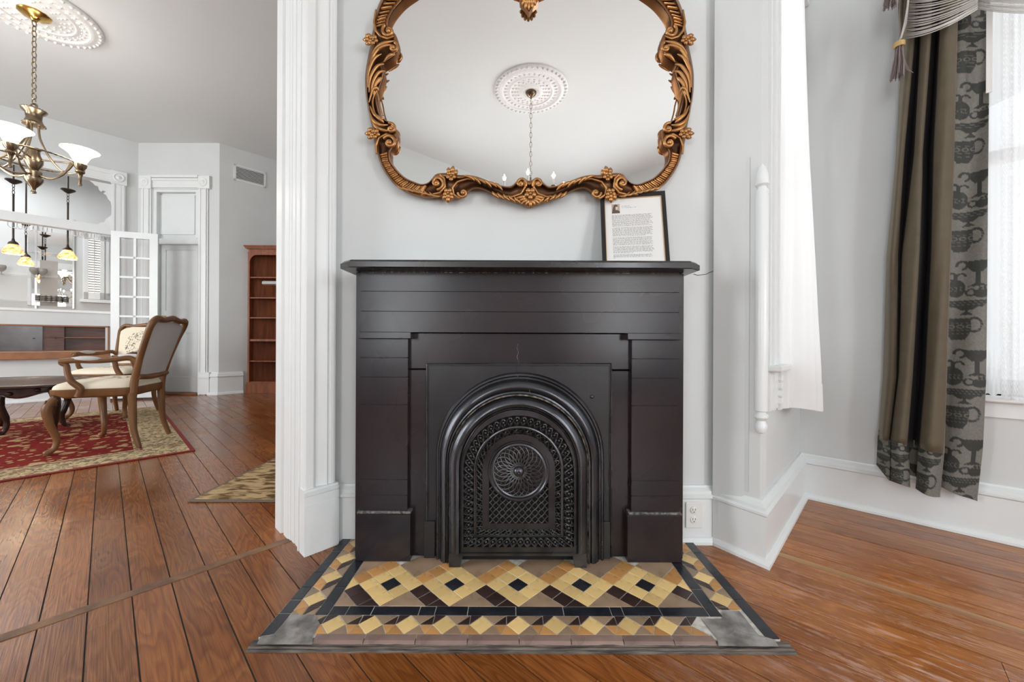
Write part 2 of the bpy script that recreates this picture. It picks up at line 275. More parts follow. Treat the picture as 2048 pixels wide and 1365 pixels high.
# ------------------------------------------------------------------ mesh builder
class MB:
    def __init__(s): s.v = []; s.f = []; s.sm = []; s.M = None; s.col = {}
    def add(s, vs, fs, smooth=False):
        n = len(s.v)
        s.v += [(s.M @ Vector(v)) if s.M else Vector(v) for v in vs]
        s.f += [tuple(i + n for i in f) for f in fs]; s.sm += [smooth] * len(fs); return n
    def box(s, x0, x1, y0, y1, z0, z1, bev=0.0):
        if bev > 0:
            b = bev; vs = []
            for z, i in ((z0, b), (z0 + b, 0), (z1 - b, 0), (z1, b)):
                vs += [(x0 + i, y0 + i, z), (x1 - i, y0 + i, z), (x1 - i, y1 - i, z), (x0 + i, y1 - i, z)]
            fs = [(3, 2, 1, 0), (12, 13, 14, 15)]
            for r in range(3):
                for k in range(4): a = r * 4 + k; c = r * 4 + (k + 1) % 4; fs.append((a, c, c + 4, a + 4))
            s.add(vs, fs); return
        s.add([(x0, y0, z0), (x1, y0, z0), (x1, y1, z0), (x0, y1, z0), (x0, y0, z1), (x1, y0, z1), (x1, y1, z1), (x0, y1, z1)],
              [(0, 3, 2, 1), (4, 5, 6, 7), (0, 1, 5, 4), (1, 2, 6, 5), (2, 3, 7, 6), (3, 0, 4, 7)])
    def prism(s, pts, z0, z1, bev=0.0):     # polygon in xy (ccw) extruded in z
        n = len(pts); a = sum(pts[i][0] * pts[(i + 1) % n][1] - pts[(i + 1) % n][0] * pts[i][1] for i in range(n))
        if a < 0: pts = pts[::-1]
        if bev > 0:
            cx = sum(p[0] for p in pts) / n; cy = sum(p[1] for p in pts) / n
            rr = max(math.hypot(p[0] - cx, p[1] - cy) for p in pts); k = 1 - bev / rr
            vs = [(p[0], p[1], z0) for p in pts] + [(p[0], p[1], z1 - bev * .6) for p in pts] + [(cx + (p[0] - cx) * k, cy + (p[1] - cy) * k, z1) for p in pts]
            fs = [tuple(range(n))[::-1], tuple(range(2 * n, 3 * n))]
            for r in (0, 1):
                for i in range(n): j = (i + 1) % n; fs.append((r * n + i, r * n + j, r * n + n + j, r * n + n + i))
            s.add(vs, fs); return
        vs = [(p[0], p[1], z0) for p in pts] + [(p[0], p[1], z1) for p in pts]
        fs = [tuple(range(n))[::-1], tuple(range(n, 2 * n))] + [(i, (i + 1) % n, n + (i + 1) % n, n + i) for i in range(n)]
        s.add(vs, fs)
    def plate(s, pts, d):                    # 3D planar polygon with thickness vector d
        n = len(pts); d = Vector(d); pts = [Vector(p) for p in pts]
        s.add(pts + [p + d for p in pts], [tuple(range(n)), tuple(range(n, 2 * n))[::-1]] + [(i, n + i, n + (i + 1) % n, (i + 1) % n) for i in range(n)])
    def grid(s, rows, smooth=True, cu=False, cv=False):
        nr = len(rows); nc = len(rows[0]); vs = [p for r in rows for p in r]; fs = []
        for i in range(nr if cv else nr - 1):
            for j in range(nc if cu else nc - 1):
                a = i * nc + j; b_ = i * nc + (j + 1) % nc; c = ((i + 1) % nr) * nc + (j + 1) % nc; d = ((i + 1) % nr) * nc + j
                fs.append((a, b_, c, d))
        return s.add(vs, fs, smooth)
    def tube(s, pts, rad, seg=8, flat=1.0, up=None, cap=True, closed=False):
        pts = [Vector(p) for p in pts]; n = len(pts)
        if not hasattr(rad, '__len__'): rad = [rad] * n
        rows = []; prev = None
        for i, p in enumerate(pts):
            if closed: t = pts[(i + 1) % n] - pts[i - 1]
            else: t = pts[min(i + 1, n - 1)] - pts[max(i - 1, 0)]
            if t.length < 1e-9: t = Vector((0, 0, 1))
            t.normalize()
            if up is not None:
                a = t.cross(Vector(up));
                if a.length < 1e-4: a = t.orthogonal()
            elif prev is None: a = t.orthogonal()
            else:
                a = prev - t * prev.dot(t)
                if a.length < 1e-4: a = t.orthogonal()
            a.normalize(); b_ = t.cross(a); prev = a
            rows.append([p + (a * math.cos(2 * PI * k / seg) + b_ * math.sin(2 * PI * k / seg) * flat) * rad[i] for k in range(seg)])
        base = s.grid(rows, True, cu=True, cv=closed)
        if cap and not closed:
            s.f.append(tuple(base + k for k in range(seg))[::-1]); s.sm.append(False)
            s.f.append(tuple(base + (n - 1) * seg + k for k in range(seg))); s.sm.append(False)
    def lathe(s, c, prof, seg=24, axis='z'):   # prof: (r, h)
        c = Vector(c); rows = []
        for r, h in prof:
            row = []
            for k in range(seg):
                a = 2 * PI * k / seg
                if axis == 'z': row.append(c + Vector((r * math.cos(a), r * math.sin(a), h)))
                else: row.append(c + Vector((r * math.cos(a), -h, r * math.sin(a))))
            rows.append(row)
        b0 = s.grid(rows, True, cu=True)
        if prof[0][0] > 1e-5: s.f.append(tuple(b0 + k for k in range(seg))[::-1]); s.sm.append(False)
        if prof[-1][0] > 1e-5: s.f.append(tuple(b0 + (len(prof) - 1) * seg + k for k in range(seg))); s.sm.append(False)
    def ball(s, c, r, sx=1, sy=1, sz=1, seg=10, rings=6):
        c = Vector(c); rows = []
        for i in range(rings + 1):
            th = PI * i / rings; rows.append([c + Vector((r * sx * math.sin(th) * math.cos(2 * PI * k / seg), r * sy * math.sin(th) * math.sin(2 * PI * k / seg), -r * sz * math.cos(th))) for k in range(seg)])
        s.grid(rows, True, cu=True)
    def build(s, name, m, parent=None, base=None, angle=40, mask=None):
        base = Vector(base) if base is not None else (Vector(parent['_b']) if parent is not None and '_b' in parent else Vector((0, 0, 0)))
        me = bpy.data.meshes.new(name); me.from_pydata([tuple(v - base) for v in s.v], [], s.f); me.materials.append(m)
        me.polygons.foreach_set('use_smooth', s.sm); me.validate(clean_customdata=False)
        if any(s.sm):
            try: me.set_sharp_from_angle(angle=R(angle))
            except Exception: pass
        if mask:
            at = me.attributes.new('mask', 'FLOAT', 'POINT'); at.data.foreach_set('value', mask)
        me.update()
        o = bpy.data.objects.new(name, me); C.objects.link(o)
        if parent is not None: o.parent = parent
        else: o.location = base
        return o
def tag(o, label=None, cat=None, group=None, kind=None):
    if label: o['label'] = label
    if cat: o['category'] = cat
    if group: o['group'] = group
    if kind: o['kind'] = kind
    return o
def thing(name, base, label, cat, group=None):
    o = bpy.data.objects.new(name, None); C.objects.link(o); o.location = base; o.empty_display_size = .05; o['_b'] = tuple(base)
    return tag(o, label, cat, group)
def struct(o): o['kind'] = 'structure'; return o
def kids(o): return [c for c in bpy.data.objects if c.parent == o]
def copy_tree(o, parent=None, label=None):
    ch = kids(o); c = o.copy(); C.objects.link(c); c.parent = parent
    if label: c['label'] = label
    for k in ch: copy_tree(k, c)
    return c
def catmull(pts, n, closed=False):
    out = []; m = len(pts); P_ = [Vector(p) for p in pts]
    for i in range(m if closed else m - 1):
        if closed: a, b_, c, d = P_[i - 1], P_[i], P_[(i + 1) % m], P_[(i + 2) % m]
        else: a, b_, c, d = P_[max(i - 1, 0)], P_[i], P_[i + 1], P_[min(i + 2, m - 1)]
        for k in range(n):
            t = k / n; out.append(.5 * ((2 * b_) + (c - a) * t + (2 * a - 5 * b_ + 4 * c - d) * t * t + (3 * b_ - a - 3 * c + d) * t ** 3))
    if not closed: out.append(P_[-1])
    return out
def frame(o, d, n):      # local x along d, local y along n
    M = Matrix.Identity(4)
    for i in range(3): M[i][0] = d[i]; M[i][1] = n[i]; M[i][2] = (0, 0, 1)[i]; M[i][3] = o[i]
    return M

# ================================================================== SETTING
def wall_seg(name, a, b, n_out, th=.12, z0=0, z1=HCEIL, holes=(), m=PAINT):
    """wall face from a to b, thickness away from the room along n_out, holes = (t0,t1,z0,z1)"""
    a = Vector(a); b = Vector(b); d = (b - a); L = d.length; d.normalize(); o = MB(); o.M = frame(a, d, n_out)
    ts = sorted(set([0, L] + [h[0] for h in holes] + [h[1] for h in holes]))
    for t0, t1 in zip(ts[:-1], ts[1:]):
        hs = [h for h in holes if h[0] <= t0 + 1e-6 and h[1] >= t1 - 1e-6]
        z = z0
        for h in sorted(hs, key=lambda q: q[2]):
            if h[2] > z: o.box(t0, t1, 0, th, z, h[2])
            z = h[3]
        if z < z1: o.box(t0, t1, 0, th, z, z1)
    return struct(o.build(name, m))

# --- floor: sub-floor plus one object per board
fl = MB(); fl.box(-9.5, 6.5, -6.5, 9.0, -.06, -.0030)
floor = struct(fl.build('floor', CRACK))
BW = .104
# board lines run along V; offset so that a joint passes through (x=-1.108..) as in the photo
ref = P(177.5, 1185.5, 684 / 503.0); ref.z = 0
u_ref = (ref - P1).dot(U)
kmin = int((-4.8 - u_ref) / BW) - 1; kmax = int((6.2 - u_ref) / BW) + 1
bi = 0
PALEB = mat('bare_pale_board', (.46, .27, .13), .5, var=.6, vscale=2.2, stretch=(1, 10, 10), col2=(.30, .12, .045), bump=.3, bscale=40)
PALE = set()
for px_, py_ in ((1640, 1122),):
    z_ = 684 / (py_ - 682.5); PALE.add(math.floor(((Vector((X(px_, z_), z_, 0)) - P1).dot(U) - u_ref) / BW))
for k in range(kmin, kmax):
    u0 = u_ref + k * BW
    rnd = random.Random(k)
    # near room boards: v from -? to .144 ; left room boards from .18 to 7
    spans = [(-6.0, .143)] if u0 < .9 else [(-6.0, 1.75)]
    if u0 < 2.7: spans.append((.183, 9.9) if u0 < .9 else (1.9, 7.2))
    for (v0, v1) in spans:
        if u0 < -4.6 and v0 > 0: continue
        # some boards are butt-jointed
        cuts = [v0, v1]
        if rnd.random() < .45: cuts.insert(1, v0 + (v1 - v0) * rnd.uniform(.25, .8))
        for a0, a1 in zip(cuts[:-1], cuts[1:]):
            w = BW - rnd.uniform(.0028, .0044); h = rnd.uniform(-.0012, 0)
            o = MB(); mid = P1 + U * (u0 + BW / 2) + V * ((a0 + a1) / 2); o.M = frame(mid, V, -U)
            L2 = (a1 - a0) / 2 - .0008
            if k in PALE and v0 < 0:
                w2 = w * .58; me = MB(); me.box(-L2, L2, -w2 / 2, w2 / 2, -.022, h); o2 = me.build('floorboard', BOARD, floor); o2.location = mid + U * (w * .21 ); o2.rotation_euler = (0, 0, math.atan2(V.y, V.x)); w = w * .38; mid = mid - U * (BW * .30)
            o.box(-L2, L2, -w / 2, w / 2, -.022, h, .0015)
            me = MB(); me.box(-L2, L2, -w / 2, w / 2, -.022, h)
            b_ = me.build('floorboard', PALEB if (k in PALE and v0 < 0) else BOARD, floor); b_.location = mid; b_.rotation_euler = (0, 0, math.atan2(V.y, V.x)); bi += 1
th = MB(); th.M = frame(P1 + V * .145, U, V); th.box(-3.2, .15, -.003, .040, -.02, .001)
THR = mat('worn_threshold', (.24, .12, .055), .5, var=.5, vscale=12, col2=(.10, .05, .028), stretch=(1, 1, 1), bump=.6, bscale=30)
th.build('threshold_strip', THR, floor)

# --- ceiling
c_ = MB(); c_.box(-10, 6.5, -6.5, 10, HCEIL, HCEIL + .1); struct(c_.build('ceiling', CEIL))

# --- walls of the near room
wall_seg('wall_front', W0 + Vector((-.02, 0, 0)), Aw, Vector((0, 1, 0)), .12)
ab = (Bw - Aw).normalized(); nab = Vector((-ab.y, ab.x, 0));
if nab.dot(Vector((0, 0, 0)) - Aw) > 0: nab = -nab
wall_seg('wall_canted', Aw, Bw, nab, .06)
bc = (Cw - Bw).normalized(); nbc = Vector((-bc.y, bc.x, 0))
wall_seg('wall_bay', Bw + bc * .0, Cw, nbc, .18, holes=[(.28, .80, .80, 2.85)])
wall_seg('wall_right', Cw, Dw, U, .18, holes=[(.60, 1.62, .66, 2.95), (2.75, 3.85, .66, 2.95)])
dE = (E3 - E1).normalized()
nE = Vector((dE.y, -dE.x, 0))
if nE.dot(U) > 0: nE = -nE
wall_seg('wall_rear_left', E1, E3, nE, .12, holes=[(2.05, 3.15, .66, 2.95)])  # opening made for the added rear-left fill
dE2 = (E2 - E3).normalized(); nE2 = Vector((dE2.y, -dE2.x, 0))
wall_seg('wall_rear', E3, E2, nE2, .15, holes=[(1.05, 2.15, .66, 2.95), (3.55, 4.65, .66, 2.95)])  # two unseen openings, added to let the rear fill in
# dividing wall with the wide opening (opening 2.2 m)
wall_seg('wall_left', E1, P1 - U * 2.3, V, .32)
wall_seg('wall_left_header', P1 - U * 2.3, P1, V, .32, z0=3.45)

# --- walls of the left room
DB = 6.99; D2 = 6.02
K0 = Vector((-6.13, 6.22, 0)); K1 = Vector((-4.80, 6.22, 0)); K2 = K1 + U * 2.6
tl = P1 + V * DB - U * 4.8
k0 = P1 + V * (K0 - P1).dot(V) + U * (K0 - P1).dot(U)
uK0 = (K0 - P1).dot(U); DB = (K0 - P1).dot(V); D2 = (K1 - P1).dot(V)
tl = K0 - U * (uK0 + 4.8)
Lb = (K0 - tl).length
# bar opening: from the left end up to t = Lb-.30
wall_seg('wall_bar', tl, K0, V, .16, holes=[(.4, Lb - .297, 1.33, 3.38), (.4, Lb - .36, .72, 1.10)])
wall_seg('wall_door', K0, K1, Vector((0, 1, 0)), .2, holes=[(.245, 1.035, 0, 3.36)])
wall_seg('wall_vent', K1, K2, V, .12)
we = K2; wall_seg('wall_left_room_end', we, P1 + U * (we - P1).dot(U) + V * .3, U, .1)
s0 = P1 - U * 4.8 + V * .32
wall_seg('wall_left_room_side', s0, tl, -U, .12, holes=[(1.1, 2.3, .6, 3.0), (3.7, 4.9, .6, 3.0)])  # unseen openings added for the left room fill
wb = MB(); wb.M = frame(P1 + U * .05 + V * .20, U, V); wb.box(0, 4.2, 0, .12, 0, HCEIL); struct(wb.build('wall_party', PAINT))

# --- baseboards: swept profile with mitres
BP = [(0, 0), (.046, 0), (.045, .012), (.036, .026), (.028, .030), (.028, .196), (.037, .203), (.037, .212), (.027, .219), (.026, .231), (.012, .243), (.010, .252), (0, .252)]
BP2 = [(0, 0), (.028, 0), (.028, .196), (.037, .203), (.037, .212), (.027, .219), (.026, .231), (.012, .243), (.010, .252), (0, .252)]
def sweep(path, nrm, prof, names, scale=1.0, m=TRIM, zadd=0, closed_ends=True):
    """path: list of points; nrm: list of inward normals per segment"""
    n = len(path); secs = []
    for i in range(n):
        if i == 0: off = nrm[0]
        elif i == n - 1: off = nrm[-1]
        else:
            a, b_ = nrm[i - 1], nrm[i]; off = (a + b_) / (1 + a.dot(b_))
        secs.append([path[i] + off * (p[0] * scale) + Vector((0, 0, p[1] * scale + zadd)) for p in prof])
    outs = []
    for i in range(n - 1):
        o = MB(); o.grid([secs[i], secs[i + 1]], False)
        o.add(secs[i], [tuple(range(len(prof)))]); o.add(secs[i + 1], [tuple(range(len(prof)))[::-1]])
        ob = o.build(names[i], m); struct(ob); outs.append(ob)
    return outs
MX0, MX1 = X(712, 1.545), X(1366, 1.545)
fwdn = Vector((0, -1, 0))
sweep([Vector((MX1 - .005, 1.725, 0)), Aw, Bw, Cw, Dw], [fwdn, -nab, -nbc, -U], BP, ['baseboard_front', 'baseboard_canted', 'baseboard_bay', 'baseboard_right'])
sweep([Vector((-.80, 1.725, 0)), Vector((MX0 + .005, 1.725, 0))], [fwdn], BP2, ['baseboard_front_left'])
# far room baseboards
sweep([tl, K0 - U * .14], [-V], BP, ['baseboard_bar'], 1.25)
sweep([K0 + Vector((1.19, 0, 0)), K1, K1 + U * .33], [fwdn, -V], BP, ['baseboard_door', 'baseboard_vent'], 1.45)

# --- left opening post: casing on the near face, panelled jamb and far casing
post = MB()
cs = [(.13, .03), (.13, -.012), (.122, -.012), (.120, -.020), (.110, -.020), (.108, -.014), (.098, -.014), (.092, -.020), (.086, -.016), (.050, -.006), (.044, -.016), (.036, -.022), (.006, -.022), (.0, -.018),
      (.0, .03), (-.006, .03), (-.006, .042), (.004, .046), (.004, .10), (.010, .103), (.010, .108), (.003, .112), (.003, .15), (.0, .152), (.0, .17), (-.004, .175), (-.004, .23), (.002, .235), (.002, .25), (-.010, .255), (-.010, .335), (-.004, .34), (-.004, .352), (.02, .352), (.13, .352)]
pp = []
for a, b_ in cs: q = P1 + U * a + V * b_; pp.append((q.x, q.y))
post.prism(pp, 0, HCEIL)
struct(post.build('trim_1', TRIM2))
# plinth block of the casing
pl = MB(); pl.M = frame(P1, U, V)
def lay(z0, z1, o_): pl.box(-.004, .137, -.018 - o_, .02, z0, z1)
lay(0, .205, .020); lay(.205, .212, .016); lay(.212, .245, .018); lay(.245, .252, .012); lay(.252, .262, .020); lay(.262, .272, .010)
struct(pl.build('trim_2', TRIM))
hd = MB(); hd.M = frame(P1 - U * 2.3, U, V); hd.box(0, 2.3, -.022, .0, 3.45, 3.62); struct(hd.build('trim_3', TRIM2))

# --- bead (turned corner guard)
bx = Bw + (-nab + -nbc) * .006
bd = thing('corner_bead', (bx.x, bx.y, 0), 'white turned wooden corner guard with acorn ends on the wall edge beside the white curtain', 'corner guard')
o = MB(); r0 = .024
o.lathe((bx.x, bx.y, 0), [(.004, .525), (.016, .53), (.022, .545), (.022, .56), (.014, .578), (.020, .585), (.026, .592), (.026, .602), (.015, .610), (.015, .614), (.023, .619), (.023, .625), (r0, .63), (r0, 1.50), (.022, 1.505), (.024, 1.512), (.024, 1.52), (.016, 1.53), (.016, 1.536), (.024, 1.545), (.024, 1.555), (.022, 1.585), (.014, 1.615), (.004, 1.63)], 20)
o.build('turned_shaft', TRIM, bd)

# --- bay window (grazing view) on wall_bay
WN = -nbc
win1 = MB(); win1.M = frame(Bw, bc, WN)
win1.box(.28, .80, -.14, -.10, .80, .86); win1.box(.28, .80, -.14, -.10, 2.79, 2.85); win1.box(.28, .32, -.14, -.10, .8, 2.85); win1.box(.76, .80, -.14, -.10, .8, 2.85); win1.box(.32, .76, -.13, -.10, 1.74, 1.80)
w1 = struct(win1.build('window_1', TRIM2))
g = MB(); g.M = frame(Bw, bc, WN); g.box(.32, .76, -.122, -.118, .86, 1.74); g.build('pane', GLASS, w1, base=(0, 0, 0)); g2 = MB(); g2.M = g.M; g2.box(.32, .76, -.122, -.118, 1.80, 2.79); g2.build('pane', GLASS, w1, base=(0, 0, 0))
ca = MB(); ca.M = frame(Bw, bc, WN)
for (t0, t1, q) in ((.115, .135, .012), (.135, .150, .022), (.150, .215, .018), (.215, .235, .026), (.235, .28, .016), (.80, .845, .016), (.845, .865, .026), (.865, .93, .018)):
    ca.box(t0, t1, 0, q, .80, 2.86)
ca.box(.10, .945, 0, .035, 2.86, 3.02); ca.box(.09, .95, 0, .05, 3.02, 3.06)
for (t0, t1, q) in ((.115, .16, .012), (.16, .20, .02), (.20, .28, .014), (.80, .93, .014)): ca.box(t0, t1, 0, q, .60, .77)
ca.box(.28, .80, 0, .012, .62, .77)
for k in range(4): ca.box(.26, .30, .012, .028, .62 + k * .035, .645 + k * .035); ca.box(.36, .40, .012, .028, .62 + k * .035, .645 + k * .035)
struct(ca.build('trim_4', TRIM2))
si = MB(); si.M = frame(Bw, bc, WN); si.box(.10, .94, 0, .055, .772, .80, .006); struct(si.build('window_sill_bay', TRIM2))

# --- right window on wall_right
dR = -V
def window(name, a, d, nin, t0, t1, z0, z1, th=.18, mid=1.76):
    o = MB(); o.M = frame(a, d, nin)
    o.box(t0, t0 + .05, -.13, -.08, z0, z1); o.box(t1 - .05, t1, -.13, -.08, z0, z1); o.box(t0, t1, -.13, -.08, z0, z0 + .07); o.box(t0, t1, -.13, -.08, z1 - .05, z1); o.box(t0, t1, -.14, -.07, mid, mid + .05)
    w = struct(o.build(name, TRIM2))
    for za, zb in ((z0 + .07, mid), (mid + .05, z1 - .05)):
        g = MB(); g.M = o.M; g.box(t0 + .05, t1 - .05, -.107, -.103, za, zb); g.build('pane', GLASS, w, base=(0, 0, 0))
    c = MB(); c.M = o.M
    for (p, q, e) in ((t0 - .11, t0 - .09, .012), (t0 - .09, t0 - .02, .02), (t0 - .02, t0, .012), (t1, t1 + .02, .012), (t1 + .02, t1 + .09, .02), (t1 + .09, t1 + .11, .012)): c.box(p, q, 0, e, z0, z1 + .02)
    c.box(t0 - .12, t1 + .12, 0, .028, z1 + .02, z1 + .15); c.box(t0 - .13, t1 + .13, 0, .045, z1 + .15, z1 + .18)
    c.box(t0 - .11, t1 + .11, 0, .014, z0 - .10, z0 - .03)
    c.build('casing', TRIM2, w, base=(0, 0, 0))
    s = MB(); s.M = o.M; s.box(t0 - .13, t1 + .13, -.08, .045, z0 - .03, z0, .006); s.build('sill', TRIM2, w, base=(0, 0, 0))
window('window_2', Cw, dR, -U, .60, 1.62, .66, 2.95)
window('unseen_window_3', Cw, dR, -U, 2.75, 3.85, .66, 2.95)  # unseen window in front of the right rear fill
window('added_window_4', E3, dE2, -nE2, 1.05, 2.15, .66, 2.95)  # added with the next one for the rear fill, never in view
window('added_window_5', E3, dE2, -nE2, 3.55, 4.65, .66, 2.95)
window('added_window_8', E1, dE, -nE, 2.05, 3.15, .66, 2.95)  # added window for the rear-left fill, never in view
window('added_window_6', s0, (tl - s0).normalized(), U, 1.1, 2.3, .6, 3.0)  # this and the next are unseen windows added for light
window('added_window_7', s0, (tl - s0).normalized(), U, 3.7, 4.9, .6, 3.0)

# ================================================================== HEARTH
HS = .012
hearth = thing('tiled_hearth', (0.02, 1.4, 0), 'tiled hearth of yellow, orange, brown and black tiles in diamonds before the fireplace', 'hearth')
XL, XR, XC = -.592, .644, .026
ZF0, ZF1 = 1.270, 1.600     # field
IB = .042; SB = .080; OB = .040
x_ol, x_or = XL - IB - SB - OB, XR + IB + SB + OB
z_bf = ZF0 - IB; z_sf = z_bf - .080
o = MB(); o.prism([(x_ol, z_sf - .012), (x_or, z_sf - .012), (x_or, 1.715), (x_ol, 1.715)], -.02, HS - .0018); o.prism([(x_ol, z_sf - .027), (x_or, z_sf - .027), (x_or, z_sf - .012), (x_ol, z_sf - .012)], -.02, HS - .0075)
o.build('mortar_bed', GROUT, hearth)
def clip(poly, x0, x1, y0, y1):
    def cl(ps, f, inter):
        out = []
        for i in range(len(ps)):
            a, b_ = ps[i - 1], ps[i]
            fa, fb = f(a), f(b_)
            if fb:
                if not fa: out.append(inter(a, b_))
                out.append(b_)
            elif fa: out.append(inter(a, b_))
        return out
    def ix(v): return lambda a, b_: (v, a[1] + (b_[1] - a[1]) * (v - a[0]) / (b_[0] - a[0]))
    def iy(v): return lambda a, b_: (a[0] + (b_[0] - a[0]) * (v - a[1]) / (b_[1] - a[1]), v)
    for f, it in ((lambda p: p[0] >= x0, ix(x0)), (lambda p: p[0] <= x1, ix(x1)), (lambda p: p[1] >= y0, iy(y0)), (lambda p: p[1] <= y1, iy(y1))):
        poly = cl(poly, f, it)
        if len(poly) < 3: return []
    return poly
def parea(p): return abs(sum(p[i - 1][0] * p[i][1] - p[i][0] * p[i - 1][1] for i in range(len(p)))) / 2
tcount = 0
def tile(poly, m, name='tile', gap=.0013):
    global tcount
    if len(poly) < 3 or parea(poly) < 2.0e-5: return
    poly = [p for i, p in enumerate(poly) if math.hypot(p[0] - poly[i - 1][0], p[1] - poly[i - 1][1]) > 2e-5]
    n = len(poly)
    if n < 3: return
    a = sum(poly[i - 1][0] * poly[i][1] - poly[i][0] * poly[i - 1][1] for i in range(n))
    if a < 0: poly = poly[::-1]
    # inset every edge by gap
    res = []
    for i in range(n):
        p0, p1, p2 = Vector(poly[i - 1]), Vector(poly[i]), Vector(poly[(i + 1) % n])
        e1 = (p1 - p0); e2 = (p2 - p1)
        if e1.length < 1e-6 or e2.length < 1e-6: continue
        e1.normalize(); e2.normalize(); n1 = Vector((-e1.y, e1.x)); n2 = Vector((-e2.y, e2.x)); k = 1 + n1.dot(n2)
        if k < .15: k = .15
        q = p1 + (n1 + n2) * (gap / k); res.append((q.x, q.y))
    if len(res) < 3: return
    cx = sum(p[0] for p in res) / len(res); cy = sum(p[1] for p in res) / len(res)
    dz = random.uniform(-.0007, .0006)
    o = MB(); o.prism([(p[0] - cx, p[1] - cy) for p in res], -.006, 0, .0009)
    b_ = o.build(name, m, hearth, base=(0, 0, 0)); b_.location = Vector((cx, cy, HS + dz)) - Vector(hearth['_b']); tcount += 1
d = .232; s = d / (3 * math.sqrt(2)); rt = math.sqrt(.5)
ZC = 1.386
def rot_tile(cx, cy, i, j, w=1, h=1):     # tile in a 45-degree 3x3 square centred cx,cy; i along (1,1), j along (-1,1)
    a0 = (i - 1.5) * s; b0 = (j - 1.5) * s; pts = []
    for a, b_ in ((a0, b0), (a0 + w * s, b0), (a0 + w * s, b0 + h * s), (a0, b0 + h * s)): pts.append((cx + (a - b_) * rt, cy + (a + b_) * rt))
    return pts
def field(poly, m): tile(clip(poly, XL, XR, ZF0, ZF1), m)
for k in range(-3, 4):
    cx = XC + k * d
    for i in range(3):
        for j in range(3):
            field(rot_tile(cx, ZC, i, j), T_BLU if (i, j) == (1, 1) else T_YEL)
for k in range(-3, 3):
    cx = XC + (k + .5) * d
    # gap square above: orange along its lower right edge (j=0), brown remainder
    cy = ZC + d / 2
    for i in range(3): field(rot_tile(cx, cy, i, 0), T_ORA)
    tri = [rot_tile(cx, cy, 0, 1)[0], rot_tile(cx, cy, 2, 1)[1], rot_tile(cx, cy, 2, 2)[2], rot_tile(cx, cy, 0, 2)[3]]
    field(tri, T_BRO)
    cy = ZC - d / 2      # gap square below: dark row along its upper right edge (i=2), brown remainder
    for j in range(3): field(rot_tile(cx, cy, 2, j), T_DRK)
    field([rot_tile(cx, cy, 0, 0)[0], rot_tile(cx, cy, 1, 0)[1], rot_tile(cx, cy, 1, 2)[2], rot_tile(cx, cy, 0, 2)[3]], T_BRO)
# inner black border
fx = [XL - IB, X(697, 1.248), X(747, 1.248), X(841, 1.248), X(873, 1.248), X(938, 1.248), X(1034, 1.248), X(1129, 1.248), X(1224, 1.248), X(1248, 1.248), X(1324, 1.248), XR]
fx = [XL] + fx[1:]
for a, b_ in zip(fx[:-1], fx[1:]): tile([(a, z_bf), (b_, z_bf), (b_, ZF0), (a, ZF0)], T_BLU)
for x0 in (XL - IB, XR):
    zs = [z_bf, 1.365, 1.56, 1.71]
    for a, b_ in zip(zs[:-1], zs[1:]): tile([(x0, a), (x0 + IB, a), (x0 + IB, b_), (x0, b_)], T_BLU)
# outer black border
for x0 in (x_ol, x_or - OB):
    zs = [z_sf - .012, 1.235, 1.30, 1.365, 1.455, 1.60, 1.71] if x0 < 0 else [z_sf - .012, 1.31, 1.455, 1.60, 1.71]
    for a, b_ in zip(zs[:-1], zs[1:]): tile([(x0, a), (x0 + OB, a), (x0 + OB, b_), (x0, b_)], T_BLU)
# small diamond bands: cell() works in (s,w) : s along band, w across (0 = outer edge, 1 = inner edge)
p_ = .1157; hd_ = .0377
def band(mapf, centers, lo, hi, wid=.080):
    h = wid / 2
    def put(pts, m):
        q = clip(pts, lo, hi, 0, wid); tile([mapf(a, b_) for a, b_ in q], m)
    cs_ = list(centers)
    for c in cs_: put([(c, 0.001), (c + hd_, h), (c, wid - .001), (c - hd_, h)], T_YEL)
    ext = [cs_[0] - p_] + cs_
    for c in ext:
        T0 = (c, wid); T1 = (c + p_, wid); B0 = (c, 0); B1 = (c + p_, 0); Rr = (c + hd_, h); Lr = (c + p_ - hd_, h); MT = (c + p_ - hd_, wid); Mb = (c + p_ / 2 + .004, 0)
        put([T0, MT, Rr], T_BRO); put([Rr, MT, Lr], T_DRK); put([MT, T1, Lr], T_DRK)
        put([B0, Mb, Rr], T_BRO); put([Rr, Lr, Mb], T_ORA); put([Lr, B1, Mb], T_ORA)
c0 = X(668, 1.1836)
band(lambda a, b_: (a, z_sf + b_), [c0 + i * p_ for i in range(10)], X(598, 1.2), X(1436, 1.17))
zc = [1.3067 - .0 + i * .1212 for i in range(4)]
p_ = .1212
xi = XL - IB - SB
band(lambda a, b_: (xi + b_, a), zc, z_bf + .0, 1.71)
xi2 = XR + IB + SB
band(lambda a, b_: (xi2 - b_, a), [z + .004 for z in zc], z_bf + .03, 1.71)
# nosing tiles
nx = [628, 729.6, 833, 937, 1041, 1145, 1250, 1351, 1435]
for a, b_ in zip(nx[:-1], nx[1:]):
    xa, xb = X(a, 1.125), X(b_, 1.125); o = MB(); g = .0012; y1_ = z_sf; y0_ = z_sf - .030
    sec = [(y1_, -.004), (y1_, HS), (y0_ + .008, HS - .001), (y0_ + .002, HS - .004), (y0_, HS - .010), (y0_, -.006)]
    cxm = (xa + xb) / 2
    o.grid([[Vector((xa + g - cxm, q[0] - y1_, q[1])) for q in sec], [Vector((xb - g - cxm, q[0] - y1_, q[1])) for q in sec]], False)
    o.add([(xa + g - cxm, q[0] - y1_, q[1]) for q in sec], [tuple(range(6))]); o.add([(xb - g - cxm, q[0] - y1_, q[1]) for q in sec], [tuple(range(6))[::-1]])
    t_ = o.build('nosing_tile', T_MAU, hearth, base=(0, 0, 0)); t_.location = Vector((cxm, y1_, 0)) - Vector(hearth['_b'])
